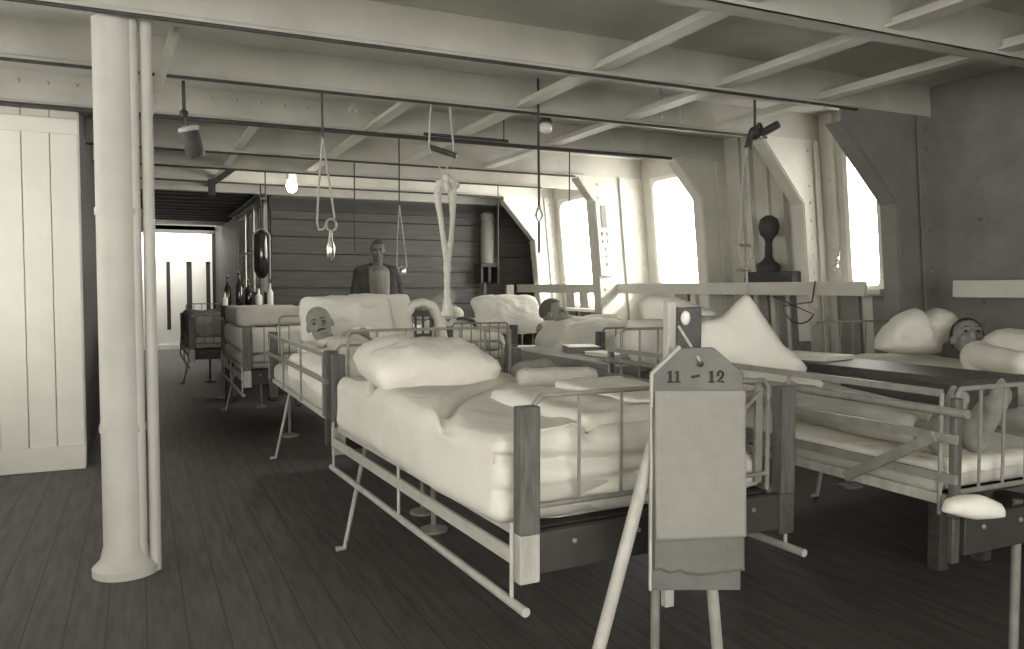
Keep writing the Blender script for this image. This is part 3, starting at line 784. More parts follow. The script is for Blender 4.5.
m_ = Matrix.Translation((1.64, 5.80, 0.99)) @ Matrix.Rotation(1.2, 4, 'X')
bm = BM(); softbox(bm, (-.27, -.2, -.06), (.22, .17, .06), .04, .025, .012, 5, seed=3)
for v in bm.verts: v.co = m_ @ v.co
tag(obj('pillow', bm, 'linen', angle=80), 'square-cornered white pillow upright right of the propped patient', 'pillow')
# towel over a small chair back
t = thing('ward_chair', 'wooden chair back with towel over it, right of the square white pillow', 'chair', (1.94, 5.75, 0))
bm = BM()
for x in (1.85, 2.05):
    tube(bm, [(x, 5.85, 0), (x, 5.87, 1.02)], .018, 8)
    tube(bm, [(x, 5.5, 0), (x, 5.5, .45)], .016, 8)
for x in (1.92, 1.98): tube(bm, [(x, 5.86, .48), (x, 5.87, 1.0)], .010, 8)
bx(bm, (1.83, 5.84, .98), (2.07, 5.88, 1.03)); bx(bm, (1.83, 5.84, .78), (2.07, 5.88, .85)); obj('frame', bm, 'darkwood', t)
bm = BM(); bx(bm, (1.81, 5.46, .44), (2.09, 5.88, .47)); obj('seat', bm, 'wood', t, bevel=.005)
bm = BM(); prof = []
pts = [(1.80, 5.82, .62), (1.80, 5.82, .85), (1.82, 5.82, 1.0), (1.87, 5.82, 1.07), (1.95, 5.82, 1.09), (2.03, 5.82, 1.06), (2.08, 5.82, .97), (2.11, 5.82, .84), (2.13, 5.82, .72)]
for i in range(len(pts)-1):
    for s in range(5):
        prof.append(Vector(pts[i]).lerp(Vector(pts[i+1]), s/5))
rs = [0.036*(1+.15*noise.noise(Vector((i*.3, 0, 0)))) for i in range(len(prof))]
tube(bm, prof, rs, 12); 
for v in bm.verts: v.co.y = 5.84+(v.co.y-5.84)*2.0
tag(obj('towel', bm, 'linen', angle=80), 'white towel arched over the small wooden chair back', 'towel')

# third and fourth cots of the left row
cot('third cot of the left-hand row, beyond the propped patient', 0.76, 1.42, 6.55, 8.35, 'down', 'down', seed=5.0)
quilt('bed_cover', 'pale bedcover over the third cot of the left row, boxy and flat', 'bedcover', 0.75, 1.40, 6.62, 8.3, 0.67, 0.86, 'sheet', 9.0, 0.014, 4, (1, 1, 1), None, 0.05)
quilt('folded_blanket', 'long pale folded blanket heaped at the head of the third cot', 'blanket', 0.76, 1.40, 7.3, 8.3, 0.86, 1.03, 'blanket', 11.0, 0.014, 4, (1, 1, 1), None, 0.05)
cot('farthest small cot of the left-hand row, near the white partition', 0.50, 1.12, 9.1, 10.9, 'down', 'down', seed=6.0)
quilt('bed_cover', 'dark rumpled cover over the farthest cot near the white partition', 'bedcover', 0.49, 1.12, 9.2, 10.8, 0.66, 0.92, 'midcloth', 12.0, 0.03, 5, (1, 1, 1), None, 0.06)

# cot beyond the bandage sling
cot('small cot below the hanging bandage, its thin foot rail showing', 2.28, 2.86, 6.1, 7.9, 'down', 'down', seed=7)
quilt('bed_cover', 'pale cover over the cot below the hanging bandage', 'bedcover', 2.28, 2.84, 6.18, 7.8, 0.67, 0.83, 'sheet', 3.3, 0.02, 4)

# cot in the middle with the reclining patient
cot('middle cot behind the long table, patient propped up on it', 2.98, 3.72, 4.9, 6.75, 'down', 'down', seed=8)
def exF(p, n):
    if n.z > 0:
        d = (p.x-3.3)/0.3; w = max(0, 1-d*d); p.z += 0.13*w
    return p
quilt('bed_cover', 'pale cover over the propped patient in the middle cot behind the long table', 'bedcover', 2.99, 3.70, 4.98, 6.0, 0.67, 0.82, 'sheet', 4.4, 0.03, 4, (1, 1, 1), exF)
m_ = Matrix.Translation((2.96, 6.42, 0.97)) @ Matrix.Rotation(-0.1, 4, 'Z') @ Matrix.Rotation(0.75, 4, 'X')
bm = BM(); pillow(bm, 0.66, 0.46, 0.2, 11.0, m_); tag(obj('pillow', bm, 'linen', angle=80), 'big white pillow left of the propped patient in the middle cot', 'pillow')

# right-hand cot with raised guard and bare-footed patient
GX0, GX1, GY0, GY1 = 2.08, 2.80, 1.50, 3.32
cot('right-hand cot with its barred side guard raised, patient lying on it', GX0, GX1, GY0, GY1, 'up', 'down', seed=9, th=0.07, zb=.60, pw=.5)
quilt('bed_cover', 'white sheet spread beneath the lying patient in the right-hand cot', 'bedcover', GX0+.01, GX1-.01, GY0+.06, GY1-.06, 0.64, 0.69, 'linen', 5.5, 0.010, 4, (1, 1, 1), None, .03)

# far right cot, man in it cut by the picture edge
cot('cot at the far right against the ship side, patient under a heaped white cover', 3.52, 4.22, 1.7, 3.5, 'down', 'down', seed=10)
quilt('bed_cover', 'white sheet on the cot at the far right', 'bedcover', 3.52, 4.20, 1.75, 3.4, 0.67, 0.81, 'linen', 6.6, 0.02, 4)

# ---------------------------------------------------------------- tables
def table(name, label, x0, x1, y0, y1, z, m, legm, grp='long ward tables', th=.035, ap=.09):
    t = thing(name, label, 'table', ((x0+x1)/2, (y0+y1)/2, 0), grp)
    bm = BM(); bx(bm, (x0, y0, z-th), (x1, y1, z)); obj('tabletop', bm, m, t, bevel=.004)
    bm = BM(); bx(bm, (x0+.005, y0+.03, z-th-ap), (x0+.03, y1-.03, z-th)); bx(bm, (x1-.03, y0+.03, z-th-ap), (x1-.005, y1-.03, z-th)); bx(bm, (x0+.02, y0+.03, z-th-ap), (x1-.02, y0+.05, z-th)); obj('apron', bm, m, t, bevel=.003)
    for y in (y0+.14, y1-.14):
        for x in (x0+.06, x1-.06):
            bm = BM(); bx(bm, (x-.03, y-.03, 0), (x+.03, y+.03, z-th)); obj('leg', bm, legm, t, bevel=.004)
        bm = BM(); bx(bm, (x0+.06, y-.015, .2), (x1-.06, y+.015, .26)); obj('stretcher', bm, legm, t)
    return t
table('long_table', 'long worn wooden table in the middle of the ward, behind the number board', 2.33, 2.86, 3.62, 5.15, .78, 'wood', 'palewood')
table('long_table', 'long dark wooden table at the right in front of the heaped white cover', 3.02, 3.42, 2.15, 3.95, .83, 'tablewood', 'tablewood', ap=.11)
# stools under/behind the tables
def stool(label, x, y, m):
    t = thing('stool', label, 'stool', (x, y, 0), 'stools by the right-hand table')
    bm = BM(); lathe(bm, (x, y, .53), [(.13, 0), (.14, .015), (.13, .03)], 20); obj('seat', bm, m, t)
    for a in range(4):
        c, s = math.cos(a*PI/2+.6), math.sin(a*PI/2+.6)
        bm = BM(); tube(bm, [(x+.09*c, y+.09*s, .53), (x+.14*c, y+.14*s, 0)], .014, 8); obj('leg', bm, m, t)
stool('pale round stool under the right-hand table, nearer its middle', 3.62, 3.95, 'palewood')
stool('pale round stool behind the long middle table', 3.25, 4.35, 'palewood')

def book(label, x, y, z, w, l, h, rz, m='paper', grp=None):
    Mx = Matrix.Translation((x, y, z)) @ Matrix.Rotation(rz, 4, 'Z')
    bm = BM(); bx(bm, (-w/2, -l/2, 0), (w/2, l/2, h), Mx)
    t = obj('book', bm, m, bevel=.003); tag(t, label, 'book', grp)
    bm = BM(); bx(bm, (-w/2-.003, -l/2-.004, h), (w/2+.003, l/2+.004, h+.004), Mx); obj('cover', bm, 'white', t)
book('open white book lying at the left of the dark right-hand table', 3.2, 3.15, .83, .26, .34, .02, .2, 'white')
book('flat white magazine on the far end of the dark right-hand table', 3.25, 3.7, .83, .24, .3, .01, -.2, 'white')
book('flat pale book on the near end of the long middle table', 2.66, 4.2, .78, .24, .3, .02, .1, 'white')
book('small stack-like pale book farther along the long middle table', 2.66, 4.62, .78, .2, .24, .035, -.3, 'paper')

# bedside things around the middle: small rack on the long table, pots
t = thing('wooden_rack', 'small wooden rack with splayed legs on the long middle table', 'rack', (2.74, 3.95, .78))
bm = BM(); bx(bm, (2.62, 3.92, .90), (2.82, 4.04, .92)); obj('shelf', bm, 'white', t)
for (a, b) in (((2.64, 3.94, .90), (2.62, 3.92, .78)), ((2.80, 3.94, .90), (2.84, 3.92, .78)), ((2.72, 4.02, .96), (2.73, 4.04, .78))):
    bm = BM(); tube(bm, [a, b], .008, 8); obj('leg', bm, 'wood', t)
bm = BM(); lathe(bm, (3.0, 4.55, .0), [(.10, 0), (.11, .3), (.11, .7), (.1, .86), (.09, .88)], 20)
tag(obj('canister', bm, 'white'), 'tall white canister standing behind the long middle table', 'canister')

# heaped white clothes and cloths
def faceM(x, y, z, rz=-YAW, tilt=0.0):
    return Matrix.Translation((x, y, z)) @ Matrix.Rotation(rz, 4, 'Z') @ Matrix.Rotation(tilt, 4, 'X')
bm = BM(); puff(bm, [(-.21, -.10), (-.215, .07), (-.13, .095), (-.04, .18), (-.01, .18), (.08, .04), (.12, -.02), (.17, -.06), (.21, -.11), (.17, -.15), (.0, -.12), (-.1, -.11)], .11, faceM(2.49, 2.78, .965, -YAW, -0.15) @ Matrix.Scale(1.12, 4), seed=2, amp=.10, sub=3)
tag(obj('pillow', bm, 'linen', angle=80), 'large peaked white pillow propped up right of the number board', 'pillow')
bm = BM(); puff(bm, [(-.30, .05), (-.24, .09), (-.08, .07), (.03, .03), (.12, .0), (.14, -.03), (.05, -.04), (-.05, -.05), (-.08, -.10), (-.24, -.09), (-.29, -.02)], .2, faceM(2.80, 3.62, 1.075, -YAW, 0.05), seed=5, amp=.15)
tag(obj('white_cloth', bm, 'linen', angle=80), 'folded white cloth heaped like a hat just above the number board', 'cloth')
bm = BM(); puff(bm, [(-.15, .09), (.05, .1), (.10, -.02), (.09, -.17), (-.10, -.16), (-.17, -.05)], .2, faceM(2.55, 3.62, .93, -YAW, 0.05), seed=9, amp=.15)
tag(obj('white_cloth', bm, 'linen', angle=80), 'bundle of white linen left of and behind the number board', 'cloth')
bm = BM(); puff(bm, [(-.24, -.10), (-.20, .0), (-.12, .09), (-.02, .13), (.03, .09), (.10, .13), (.18, .11), (.24, .02), (.20, -.04), (.12, -.08), (.1, -.13), (-.1, -.13)], .26, faceM(3.96, 3.10, .96, -YAW, 0.0), seed=14, amp=.5)
tag(obj('heaped_cover', bm, 'linen', angle=80), 'heaped creased white cover piled before the dark frame at far right', 'blanket')
bm = BM(); puff(bm, [(-.12, -.03), (-.1, .02), (.02, .04), (.12, .0), (.13, -.05), (0, -.06)], .12, faceM(2.09, 1.455, .60, -YAW, 0.0) @ Matrix.Scale(0.7, 4), seed=17, amp=.6)
tag(obj('white_cloth', bm, 'linen', angle=80), 'crumpled white cloth on the end board at the foot of the right-hand cot', 'cloth')

# ---------------------------------------------------------------- people
def head_pieces(bm, Mx):
    """head with a face, face toward local -Y, up +Z, centre of the skull at the origin, about 0.235 tall"""
    R3 = Mx.to_3x3()
    def e(c, r, rot=None): ball(bm, Mx @ Vector(c), r, 18, 12, (R3 @ rot) if rot is not None else R3)
    e((0, .012, .025), (.075, .094, .088))          # cranium
    e((0, -.022, -.045), (.058, .066, .072))        # face
    e((0, -.050, -.098), (.028, .026, .022))        # chin
    e((0, -.02, -.085), (.050, .052, .034))         # jaw
    for s in (-1, 1):
        e((s*.040, -.064, -.030), (.020, .018, .018))   # cheek
        e((s*.028, -.078, .016), (.026, .014, .009))    # brow
        e((s*.076, .008, -.008), (.009, .017, .025))    # ear
    cone(bm, Mx @ Vector((0, -.082, .004)), Mx @ Vector((0, -.104, -.030)), .009, .014, 10)
    e((0, -.096, -.036), (.019, .012, .010))
    e((0, -.083, -.062), (.024, .012, .0065)); e((0, -.081, -.071), (.020, .012, .007))

def face_parts(t, Mx, hairm='hair', moustache=True, hair=True, bald=0.0):
    R3 = Mx.to_3x3()
    for s in (-1, 1):
        bm = BM(); ball(bm, Mx @ Vector((s*.029, -.082, -.004)), (.009, .007, .0055), 12, 8, R3); obj('eye', bm, 'eye', t)
        bm = BM(); tube(bm, [Mx @ Vector(p) for p in ((s*.012, -.094, .014), (s*.03, -.092, .020), (s*.048, -.078, .013))], [.002, .0035, .002], 8); obj('eyebrow', bm, hairm, t)
    if moustache:
        bm = BM(); tube(bm, [Mx @ Vector(p) for p in ((-.028, -.083, -.056), (-.016, -.094, -.050), (0, -.098, -.048), (.016, -.094, -.050), (.028, -.083, -.056))], [.002, .006, .0065, .006, .002], 10); obj('moustache', bm, hairm, t)
    if hair:
        bm = BM(); seg, rg = 28, 18
        vsx = {}
        for i in range(rg+1):
            th = PI*0.60*i/rg
            for j in range(seg):
                ph = 2*PI*j/seg
                d = Vector((math.sin(th)*math.cos(ph), math.sin(th)*math.sin(ph), math.cos(th)))
                lim = 0.34+bald*-.1 if d.y < -0.3 else 0.6
                thh = min(th, PI*(lim if d.y < -.3 else 0.6))
                d = Vector((math.sin(thh)*math.cos(ph), math.sin(thh)*math.sin(ph), math.cos(thh)))
                p = Vector((d.x*.080, .014+d.y*.099, .026+d.z*.094))
                vsx[(i, j)] = bm.verts.new(Mx @ (p*1.0 + d*0.003*noise.noise(p*60)))
        for i in range(rg):
            for j in range(seg):
                q = (vsx[(i, j)], vsx[(i, (j+1) % seg)], vsx[(i+1, (j+1) % seg)], vsx[(i+1, j)])
                try: bm.faces.new(q)
                except ValueError: pass
        bmesh.ops.remove_doubles(bm, verts=bm.verts, dist=1e-5)
        o = obj('hair', bm, hairm, t, angle=80)

def hand(bm, wrist, dirv, up, side=1, curl=0.5, L=0.17):
    """palm plus four fingers of unequal length and a thumb off the side of the palm"""
    w = Vector(wrist); d = Vector(dirv).normalized(); u = Vector(up); u = (u-d*u.dot(d)).normalized(); s = d.cross(u)*side
    for k in (-.028, -.010, .010, .027):
        cone(bm, w+d*.015+s*k*.6, w+d*.085+s*k, .015, .012, 10)
    for k, l, c in ((-.030, .060, curl*1.15), (-.010, .074, curl), (.011, .080, curl*.9), (.031, .068, curl*.8)):
        p = w+d*.088+s*k; dd = d.copy()
        for j, f in enumerate((.45, .32, .23)):
            a = c*(0.6+0.5*j)
            dn = (d*math.cos(a*(j+1)*.6) - u*math.sin(a*(j+1)*.6)).normalized()
            q = p+dn*l*f; cone(bm, p, q, .0085-.0008*j, .0080-.0009*j, 8); p = q
    p = w+d*.03+s*.028; q = p+(d*.6+s*.75-u*.2).normalized()*.038; r = q+(d*.9+s*.2-u*.3).normalized()*.03
    cone(bm, p, q, .012, .0105, 10); cone(bm, q, r, .010, .008, 10)

def foot(bm, ankle, toe_dir, sole_dir):
    a = Vector(ankle); d = Vector(toe_dir).normalized(); s = Vector(sole_dir).normalized(); w = d.cross(s)
    cone(bm, a, a+s*.045-d*.03, .038, .034, 12)            # heel
    cone(bm, a+s*.01, a+s*.03+d*.10, .036, .030, 12)
    cone(bm, a+s*.045-d*.03, a+s*.055+d*.12, .028, .026, 12)
    for k in (-.026, 0, .026): cone(bm, a+s*.045+d*.10+w*k*.8, a+s*.05+d*.135+w*k, .022, .019, 10)
    for i, k in enumerate((-.034, -.017, 0, .016, .031)):
        L = (.185, .180, .172, .163, .152)[i]
        cone(bm, a+s*.05+d*.14+w*k, a+s*.052+d*L+w*k, .012 if i else .016, .008 if i else .012, 8)

# patient in the second cot: propped on the pillow, face turned to the camera
hc = Vector((1.10, 5.42, 0.955))
t = thing('person', 'moustached patient in white nightshirt, lying propped in the second cot and facing out', 'person', (1.16, 5.0, 0.8))
HM = Matrix.Translation(hc) @ Matrix.Scale(1.12, 4) @ Matrix.Rotation(math.radians(-12), 4, 'Z') @ Matrix.Rotation(math.radians(-16), 4, 'Y') @ Matrix.Rotation(math.radians(-14), 4, 'X')
bm = BM(); head_pieces(bm, HM)
cone(bm, hc+Vector((.01, .02, -.06)), (1.15, 5.40, .84), .052, .058)
cone(bm, (1.0, 5.36, .79), (1.34, 5.30, .80), .06, .06); cone(bm, (1.17, 5.28, .77), (1.2, 4.85, .77), .10, .10)
cone(bm, (1.12, 4.8, .80), (1.12, 4.4, .80), .075, .06); cone(bm, (1.28, 4.8, .80), (1.28, 4.4, .80), .075, .06)
cone(bm, (1.36, 5.28, .86), (1.42, 5.02, .86), .05, .04); cone(bm, (1.42, 5.02, .86), (1.25, 4.86, .93), .038, .028)
hand(bm, (1.25, 4.86, .93), (-.8, -.4, .0), (0, 0, 1), 1, .4)
o = obj('body', bm, 'skin', t); voxel(o, .0065, 2)
face_parts(t, HM, hair=False)
bm = BM()
# close-cropped hair at the sides and back only
R3 = HM.to_3x3()
ball(bm, HM @ Vector((0, .055, .03)), (.070, .058, .075), 16, 12, R3)
obj('hair', bm, 'hair', t)
bm = BM()
cone(bm, (1.02, 5.36, .77), (1.32, 5.22, .83), .075, .095); cone(bm, (1.20, 5.22, .77), (1.2, 4.95, .77), .12, .12)
cone(bm, (1.34, 5.28, .88), (1.42, 5.02, .88), .075, .06); cone(bm, (1.42, 5.02, .88), (1.30, 4.90, .93), .058, .045)
cone(bm, (1.0, 5.36, .79), (.98, 5.08, .79), .06, .06)
o = obj('nightshirt', bm, 'linen', t); voxel(o, .012, 4)

# man standing by the dark plank wall
t = thing('person', 'dark-haired man in open dark jacket over pale shirt, standing at the plank wall', 'person', (2.42, 8.72, 0))
hc = Vector((2.42, 8.72, 1.615)); HM = Matrix.Translation(hc) @ Matrix.Rotation(math.radians(-14), 4, 'Z')
bm = BM(); head_pieces(bm, HM)
cone(bm, hc+Vector((0, .02, -.08)), (2.42, 8.75, 1.42), .052, .06)
cone(bm, (2.25, 8.75, 1.39), (2.59, 8.75, 1.39), .06, .06); cone(bm, (2.42, 8.75, 1.33), (2.42, 8.75, 1.0), .14, .13)
for s in (-1, 1):
    cone(bm, (2.42+s*.20, 8.75, 1.38), (2.42+s*.25, 8.74, 1.10), .048, .038); cone(bm, (2.42+s*.25, 8.74, 1.10), (2.42+s*.22, 8.66, .86), .036, .026)
    hand(bm, (2.42+s*.22, 8.66, .86), (-s*.1, -.25, -1), (0, -1, 0), s, .5)
    cone(bm, (2.42+s*.09, 8.75, .92), (2.42+s*.10, 8.74, .5), .085, .055); cone(bm, (2.42+s*.10, 8.74, .5), (2.42+s*.10, 8.77, .09), .052, .034)
    foot(bm, (2.42+s*.10, 8.77, .085), (s*.1, -1, 0), (0, 0, -1))
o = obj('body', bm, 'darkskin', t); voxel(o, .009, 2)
face_parts(t, HM, moustache=False)
bm = BM(); cone(bm, (2.34, 8.73, 1.36), (2.50, 8.73, 1.36), .075, .075); cone(bm, (2.42, 8.72, 1.30), (2.42, 8.73, .95), .135, .135)
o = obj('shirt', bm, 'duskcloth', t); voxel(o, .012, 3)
bm = BM()
for s in (-1, 1):
    cone(bm, (2.42+s*.14, 8.75, 1.37), (2.42+s*.13, 8.74, .92), .085, .11); cone(bm, (2.42+s*.07, 8.77, 1.43), (2.42+s*.19, 8.76, 1.38), .05, .07)
    cone(bm, (2.42+s*.20, 8.75, 1.38), (2.42+s*.26, 8.74, 1.10), .068, .058); cone(bm, (2.42+s*.26, 8.74, 1.10), (2.42+s*.23, 8.67, .90), .056, .045)
o = obj('jacket', bm, 'darkcloth', t); voxel(o, .012, 3)
bm = BM()
for s in (-1, 1):
    cone(bm, (2.42+s*.08, 8.75, .93), (2.42+s*.10, 8.74, .5), .105, .08); cone(bm, (2.42+s*.10, 8.74, .5), (2.42+s*.10, 8.77, .12), .075, .06)
o = obj('trousers', bm, 'darkcloth', t); voxel(o, .012, 3)

# patient with bandaged head below the sling
t = thing('person', 'patient with white bandaged head sitting up below the hanging bandage', 'person', (2.55, 6.8, .83))
hc = Vector((2.57, 6.75, .905)); HM = Matrix.Translation(hc) @ Matrix.Rotation(math.radians(-30), 4, 'Z') @ Matrix.Rotation(math.radians(12), 4, 'X')
bm = BM(); head_pieces(bm, HM)
cone(bm, hc+Vector((.0, .04, -.07)), (2.58, 6.95, .80), .05, .055); cone(bm, (2.42, 6.98, .80), (2.74, 6.98, .80), .065, .065)
cone(bm, (2.58, 6.98, .80), (2.58, 6.6, .80), .12, .11)
cone(bm, (2.76, 6.95, .84), (2.78, 6.7, .86), .045, .036); cone(bm, (2.78, 6.7, .86), (2.66, 6.56, .92), .034, .026); hand(bm, (2.66, 6.56, .92), (-.8, -.3, .2), (0, 0, 1), 1, .5)
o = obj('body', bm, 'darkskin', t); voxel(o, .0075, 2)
face_parts(t, HM, moustache=False, hair=False)
bm = BM(); R3 = HM.to_3x3(); ball(bm, HM @ Vector((0, .018, .055)), (.088, .105, .070), 22, 14, R3); obj('head_bandage', bm, 'bandage', t)
bm = BM(); cone(bm, (2.42, 6.98, .82), (2.74, 6.98, .82), .085, .085); cone(bm, (2.58, 6.98, .82), (2.58, 6.6, .80), .14, .13); cone(bm, (2.76, 6.95, .85), (2.78, 6.7, .87), .065, .055)
o = obj('nightshirt', bm, 'linen', t); voxel(o, .012, 3)

# propped patient in the middle cot, head in profile against the bright port
t = thing('person', 'dark-haired patient propped up in the middle cot against the bright port', 'person', (3.3, 5.9, .8))
hc = Vector((3.19, 6.0, .985)); HM = Matrix.Translation(hc) @ Matrix.Scale(1.12, 4) @ Matrix.Rotation(math.radians(40), 4, 'Z') @ Matrix.Rotation(math.radians(-18), 4, 'X')
bm = BM(); head_pieces(bm, HM)
cone(bm, hc+Vector((.01, .0, -.08)), (3.24, 5.98, .86), .052, .058); cone(bm, (3.08, 5.98, .85), (3.44, 5.9, .86), .065, .07)
cone(bm, (3.26, 5.92, .85), (3.32, 5.5, .82), .13, .12)
cone(bm, (3.46, 5.88, .88), (3.52, 5.55, .92), .048, .038); cone(bm, (3.52, 5.55, .92), (3.40, 5.3, .93), .036, .028); hand(bm, (3.40, 5.3, .93), (-.5, -.8, -.1), (0, 0, 1), 1, .4)
o = obj('body', bm, 'skin', t); voxel(o, .007, 2)
face_parts(t, HM, hairm='sunlit_hair')
bm = BM(); cone(bm, (3.10, 5.97, .86), (3.44, 5.9, .86), .07, .09); cone(bm, (3.27, 5.88, .83), (3.34, 5.5, .83), .14, .14); cone(bm, (3.46, 5.88, .90), (3.52, 5.56, .93), .075, .06)
o = obj('nightshirt', bm, 'sheet', t); voxel(o, .012, 4)

# patient on the right-hand cot: legs stretched to the foot end
t = thing('person', 'patient in pale trousers lying on the right-hand cot, sole toward the foot rail', 'person', (2.45, 2.4, .68))
hc = Vector((2.52, 3.14, .84)); HM = Matrix.Translation(hc) @ Matrix.Rotation(math.radians(8), 4, 'Z') @ Matrix.Rotation(math.radians(-50), 4, 'X')
bm = BM(); head_pieces(bm, HM)
cone(bm, hc+Vector((0, -.02, -.04)), (2.50, 3.0, .77), .052, .058); cone(bm, (2.34, 2.94, .745), (2.66, 2.94, .745), .06, .06)
cone(bm, (2.50, 2.88, .745), (2.48, 2.45, .74), .08, .08)
for s, ax_ in ((-1, 2.21), (1, 2.37)):
    cone(bm, (2.47+s*.08, 2.42, .74), (ax_+.04, 1.98, .745), .06, .048); cone(bm, (ax_+.04, 1.98, .745), (ax_, 1.67, .755), .045, .034)
    foot(bm, (ax_, 1.67, .755), (s*.15, -.35, 1), (0, -1, -.3))
    cone(bm, (2.50+s*.19, 2.90, .74), (2.50+s*.22, 2.62, .73), .042, .034); cone(bm, (2.50+s*.22, 2.62, .73), (2.50+s*.12, 2.44, .80), .032, .026)
    hand(bm, (2.50+s*.12, 2.44, .80), (-s*.8, -.3, .0), (0, 0, 1), s, .4)
o = obj('body', bm, 'skin', t); voxel(o, .008, 2)
face_parts(t, HM, moustache=False)
bm = BM()
for s, ax_ in ((-1, 2.21), (1, 2.37)):
    cone(bm, (2.47+s*.08, 2.46, .74), (ax_+.04, 1.98, .75), .076, .062); cone(bm, (ax_+.04, 1.98, .75), (ax_, 1.76, .755), .062, .052)
o = obj('trousers', bm, 'tick', t); voxel(o, .011, 4)
bm = BM(); cone(bm, (2.38, 2.93, .745), (2.62, 2.93, .745), .072, .072); cone(bm, (2.50, 2.88, .745), (2.48, 2.45, .745), .095, .095)
for s in (-1, 1): cone(bm, (2.50+s*.19, 2.90, .74), (2.50+s*.22, 2.66, .73), .056, .05)
o = obj('shirt', bm, 'linen', t); voxel(o, .012, 4)

# patient at the far right edge
t = thing('person', 'patient at the far right edge lying before the heaped white cover', 'person', (3.88, 2.6, .8))
hc = Vector((3.93, 2.78, .935)); HM = Matrix.Translation(hc) @ Matrix.Rotation(math.radians(-40), 4, 'Z') @ Matrix.Rotation(math.radians(-35), 4, 'X')
bm = BM(); head_pieces(bm, HM)
cone(bm, hc+Vector((0, -.02, -.06)), (3.88, 2.62, .86), .05, .058); cone(bm, (3.72, 2.58, .85), (4.05, 2.58, .85), .065, .065); cone(bm, (3.88, 2.54, .85), (3.88, 2.1, .84), .12, .12)
cone(bm, (3.70, 2.55, .86), (3.62, 2.28, .85), .045, .036); cone(bm, (3.62, 2.28, .85), (3.76, 2.12, .92), .034, .027); hand(bm, (3.76, 2.12, .92), (.8, -.3, 0), (0, 0, 1), -1, .4)
for s in (-1, 1): cone(bm, (3.88+s*.08, 2.1, .83), (3.88+s*.09, 1.85, .83), .08, .06)
o = obj('body', bm, 'skin', t); voxel(o, .008, 2)
face_parts(t, HM, moustache=False)
bm = BM(); cone(bm, (3.73, 2.58, .86), (4.03, 2.58, .86), .085, .085); cone(bm, (3.88, 2.53, .86), (3.88, 2.1, .85), .145, .14); cone(bm, (3.70, 2.55, .87), (3.62, 2.30, .86), .065, .055)
for s in (-1, 1): cone(bm, (3.88+s*.08, 2.1, .84), (3.88+s*.09, 1.85, .84), .10, .08)
o = obj('nightshirt', bm, 'linen', t); voxel(o, .012, 4)

# ---------------------------------------------------------------- fittings at the far end and on the ship's side
t = thing('wall_cylinder', 'pale metal cylinder on a dark bracket on the plank wall at right', 'cylinder', (4.06, 9.5, 1.4))
bm = BM(); lathe(bm, (4.06, 9.46, 1.52), [(.05, -.02), (.085, 0), (.085, .48), (.075, .50), (.075, .54), (.085, .55), (.085, .62), (.05, .65)], 24); obj('tank', bm, 'grey_and_shade', t)
bm = BM(); bx(bm, (3.94, 9.36, 1.47), (4.20, 9.6, 1.51)); bx(bm, (3.94, 9.38, 1.26), (3.97, 9.6, 1.47)); bx(bm, (4.17, 9.38, 1.26), (4.20, 9.6, 1.47)); bx(bm, (4.05, 9.40, 1.28), (4.09, 9.6, 1.47)); obj('bracket', bm, 'black', t)
bm = BM(); bx(bm, (4.22, 9.2, 0), (4.32, 9.26, 1.24)); tag(obj('upright_plank', bm, 'palewood', bevel=.005), 'short pale upright plank before the right end of the dark wall', 'plank')
bm = BM(); bx(bm, (4.0, 9.45, .0), (4.05, 9.5, 1.26)); tag(obj('upright_plank', bm, 'darkwood', bevel=.005), 'thin dark upright under the pale wall cylinder', 'plank')

# hanging glass lantern and side table with bottles in front of the casing windows
t = thing('glass_lantern', 'bell-shaped dark glass lantern with pale wire guard hanging before the casing windows', 'lantern', (1.25, 9.3, 1.02))
bm = BM(); lathe(bm, (1.25, 9.3, 1.30), [(.01, 0), (.05, .03), (.085, .10), (.09, .30), (.08, .50), (.03, .55)], 24); obj('shade', bm, 'darkglass', t)
bm = BM(); tube(bm, [(1.25, 9.3, 1.84), (1.25, 9.3, 2.5)], .008, 8); obj('hanger', bm, 'iron', t)
bm = BM(); tube(bm, [(1.16, 9.28, 1.3), (1.16, 9.28, 1.75)]+[(1.25+.09*math.cos(a), 9.28, 1.76+.09*math.sin(a)) for a in [PI-PI*k/12 for k in range(13)]]+[(1.34, 9.28, 1.3)], .009, 8); obj('handle', bm, 'palesteel', t)
bm = BM(); tube(bm, [(1.25, 9.3, 1.31), (1.25, 9.3, 1.02)], .02, 8); obj('stem', bm, 'grey_and_shade', t)
table('side_table', 'dark side table crowded with bottles beyond the third cot', .78, 1.34, 8.6, 9.05, 1.02, 'black', 'black', None)
for i, (x, y, h, r, m, lab) in enumerate(((.84, 8.8, .30, .032, 'darkglass', 'tall dark bottle at the left of the side table'), (.95, 8.75, .34, .035, 'darkglass', 'tallest dark bottle on the side table'), (1.05, 8.82, .26, .04, 'darkglass', 'squat dark bottle in the middle of the side table'), (1.14, 8.72, .16, .035, 'white', 'white jar on the side table'), (.80, 8.68, .12, .03, 'white', 'short white pot at the left edge of the side table'), (1.26, 8.75, .22, .032, 'white', 'tall white bottle at the right of the side table'))):
    bm = BM(); lathe(bm, (x, y, 1.02), [(r*.9, 0), (r, .01), (r, h*.6), (r*.4, h*.75), (r*.35, h*.95), (r*.42, h)], 16)
    o = obj('bottle', bm, m); tag(o, lab, 'bottle', 'bottles on the side table')
    bm = BM(); tube(bm, [(x, y, 1.02+h), (x, y, 1.035+h)], r*.38, 10); obj('stopper', bm, 'palesteel', o)

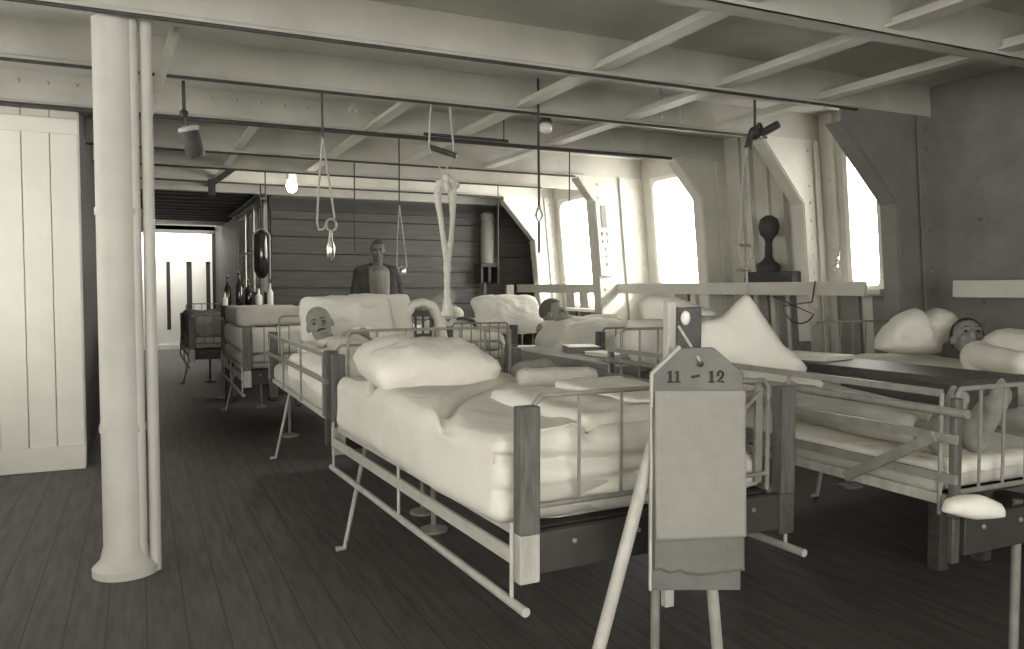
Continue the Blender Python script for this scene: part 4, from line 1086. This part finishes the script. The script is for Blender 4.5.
# side wall fittings: dark box with lamp, perforated panel, latch, hose
def leanx(z): return -0.10*(z-1.2)
t = thing('deck_lamp', 'dark lamp on a dark locker standing behind the plank rail at right', 'lamp', (4.62, 5.05, 1.2))
bm = BM(); bx(bm, (4.50, 4.62, 1.20), (4.72, 5.15, 1.33)); obj('locker', bm, 'black', t, bevel=.01)
bm = BM(); lathe(bm, (4.6, 4.98, 1.33), [(.09, 0), (.10, .05), (.05, .09), (.03, .12), (.028, .24), (.04, .27), (.07, .30), (.085, .36), (.07, .42), (.03, .45)], 20); obj('lamp_body', bm, 'black', t)
bm = BM(); ball(bm, (4.52, 5.10, 1.48), (.03, .03, .05)); obj('lamp_globe', bm, 'glass', t)
t = thing('perforated_panel', 'pale panel with a dark slot and round holes on a bright side frame', 'panel', (4.3, 6.88, 1.3))
bm = BM(); bx(bm, (4.20, 6.87, 1.32), (4.36, 6.91, 2.06)); lean(bm); obj('panel', bm, 'white', t, bevel=.006)
bm = BM(); bx(bm, (4.25, 6.862, 1.80), (4.31, 6.875, 2.02)); lean(bm); obj('slot', bm, 'grey_and_shade', t)
for k in range(5):
    for xx in ((4.25, 4.31) if k < 2 else (4.28,)):
        z = 1.74-.075*k; bm = BM(); ball(bm, (xx+leanx(z), 6.87, z), (.019, .006, .024), 12, 8); obj('hole', bm, 'grey_and_shade', t)
t = thing('port_latch', 'small bright brass latch at the edge of the nearest bright port', 'latch', (4.70, 4.36, 1.4))
bm = BM(); ball(bm, (4.70, 4.37, 1.42), .02, 10, 8); ball(bm, (4.70, 4.38, 1.36), .02, 10, 8); tube(bm, [(4.72, 4.37, 1.47), (4.69, 4.38, 1.33)], .009, 8); obj('latch', bm, 'chrome', t)
bm = BM(); tube(bm, [(4.39, 4.28, 1.25), (4.385, 4.30, 1.1)] + [(4.385, 4.42+.16*math.cos(a)-0.0, 1.08+.14*math.sin(a)) for a in [-.1-k*.28 for k in range(10)]] + [(4.385, 4.7, 1.14)], .006, 6)
tag(obj('looped_wire', bm, 'darkrope'), 'thin dark wire looping below the plank rail at right', 'wire')
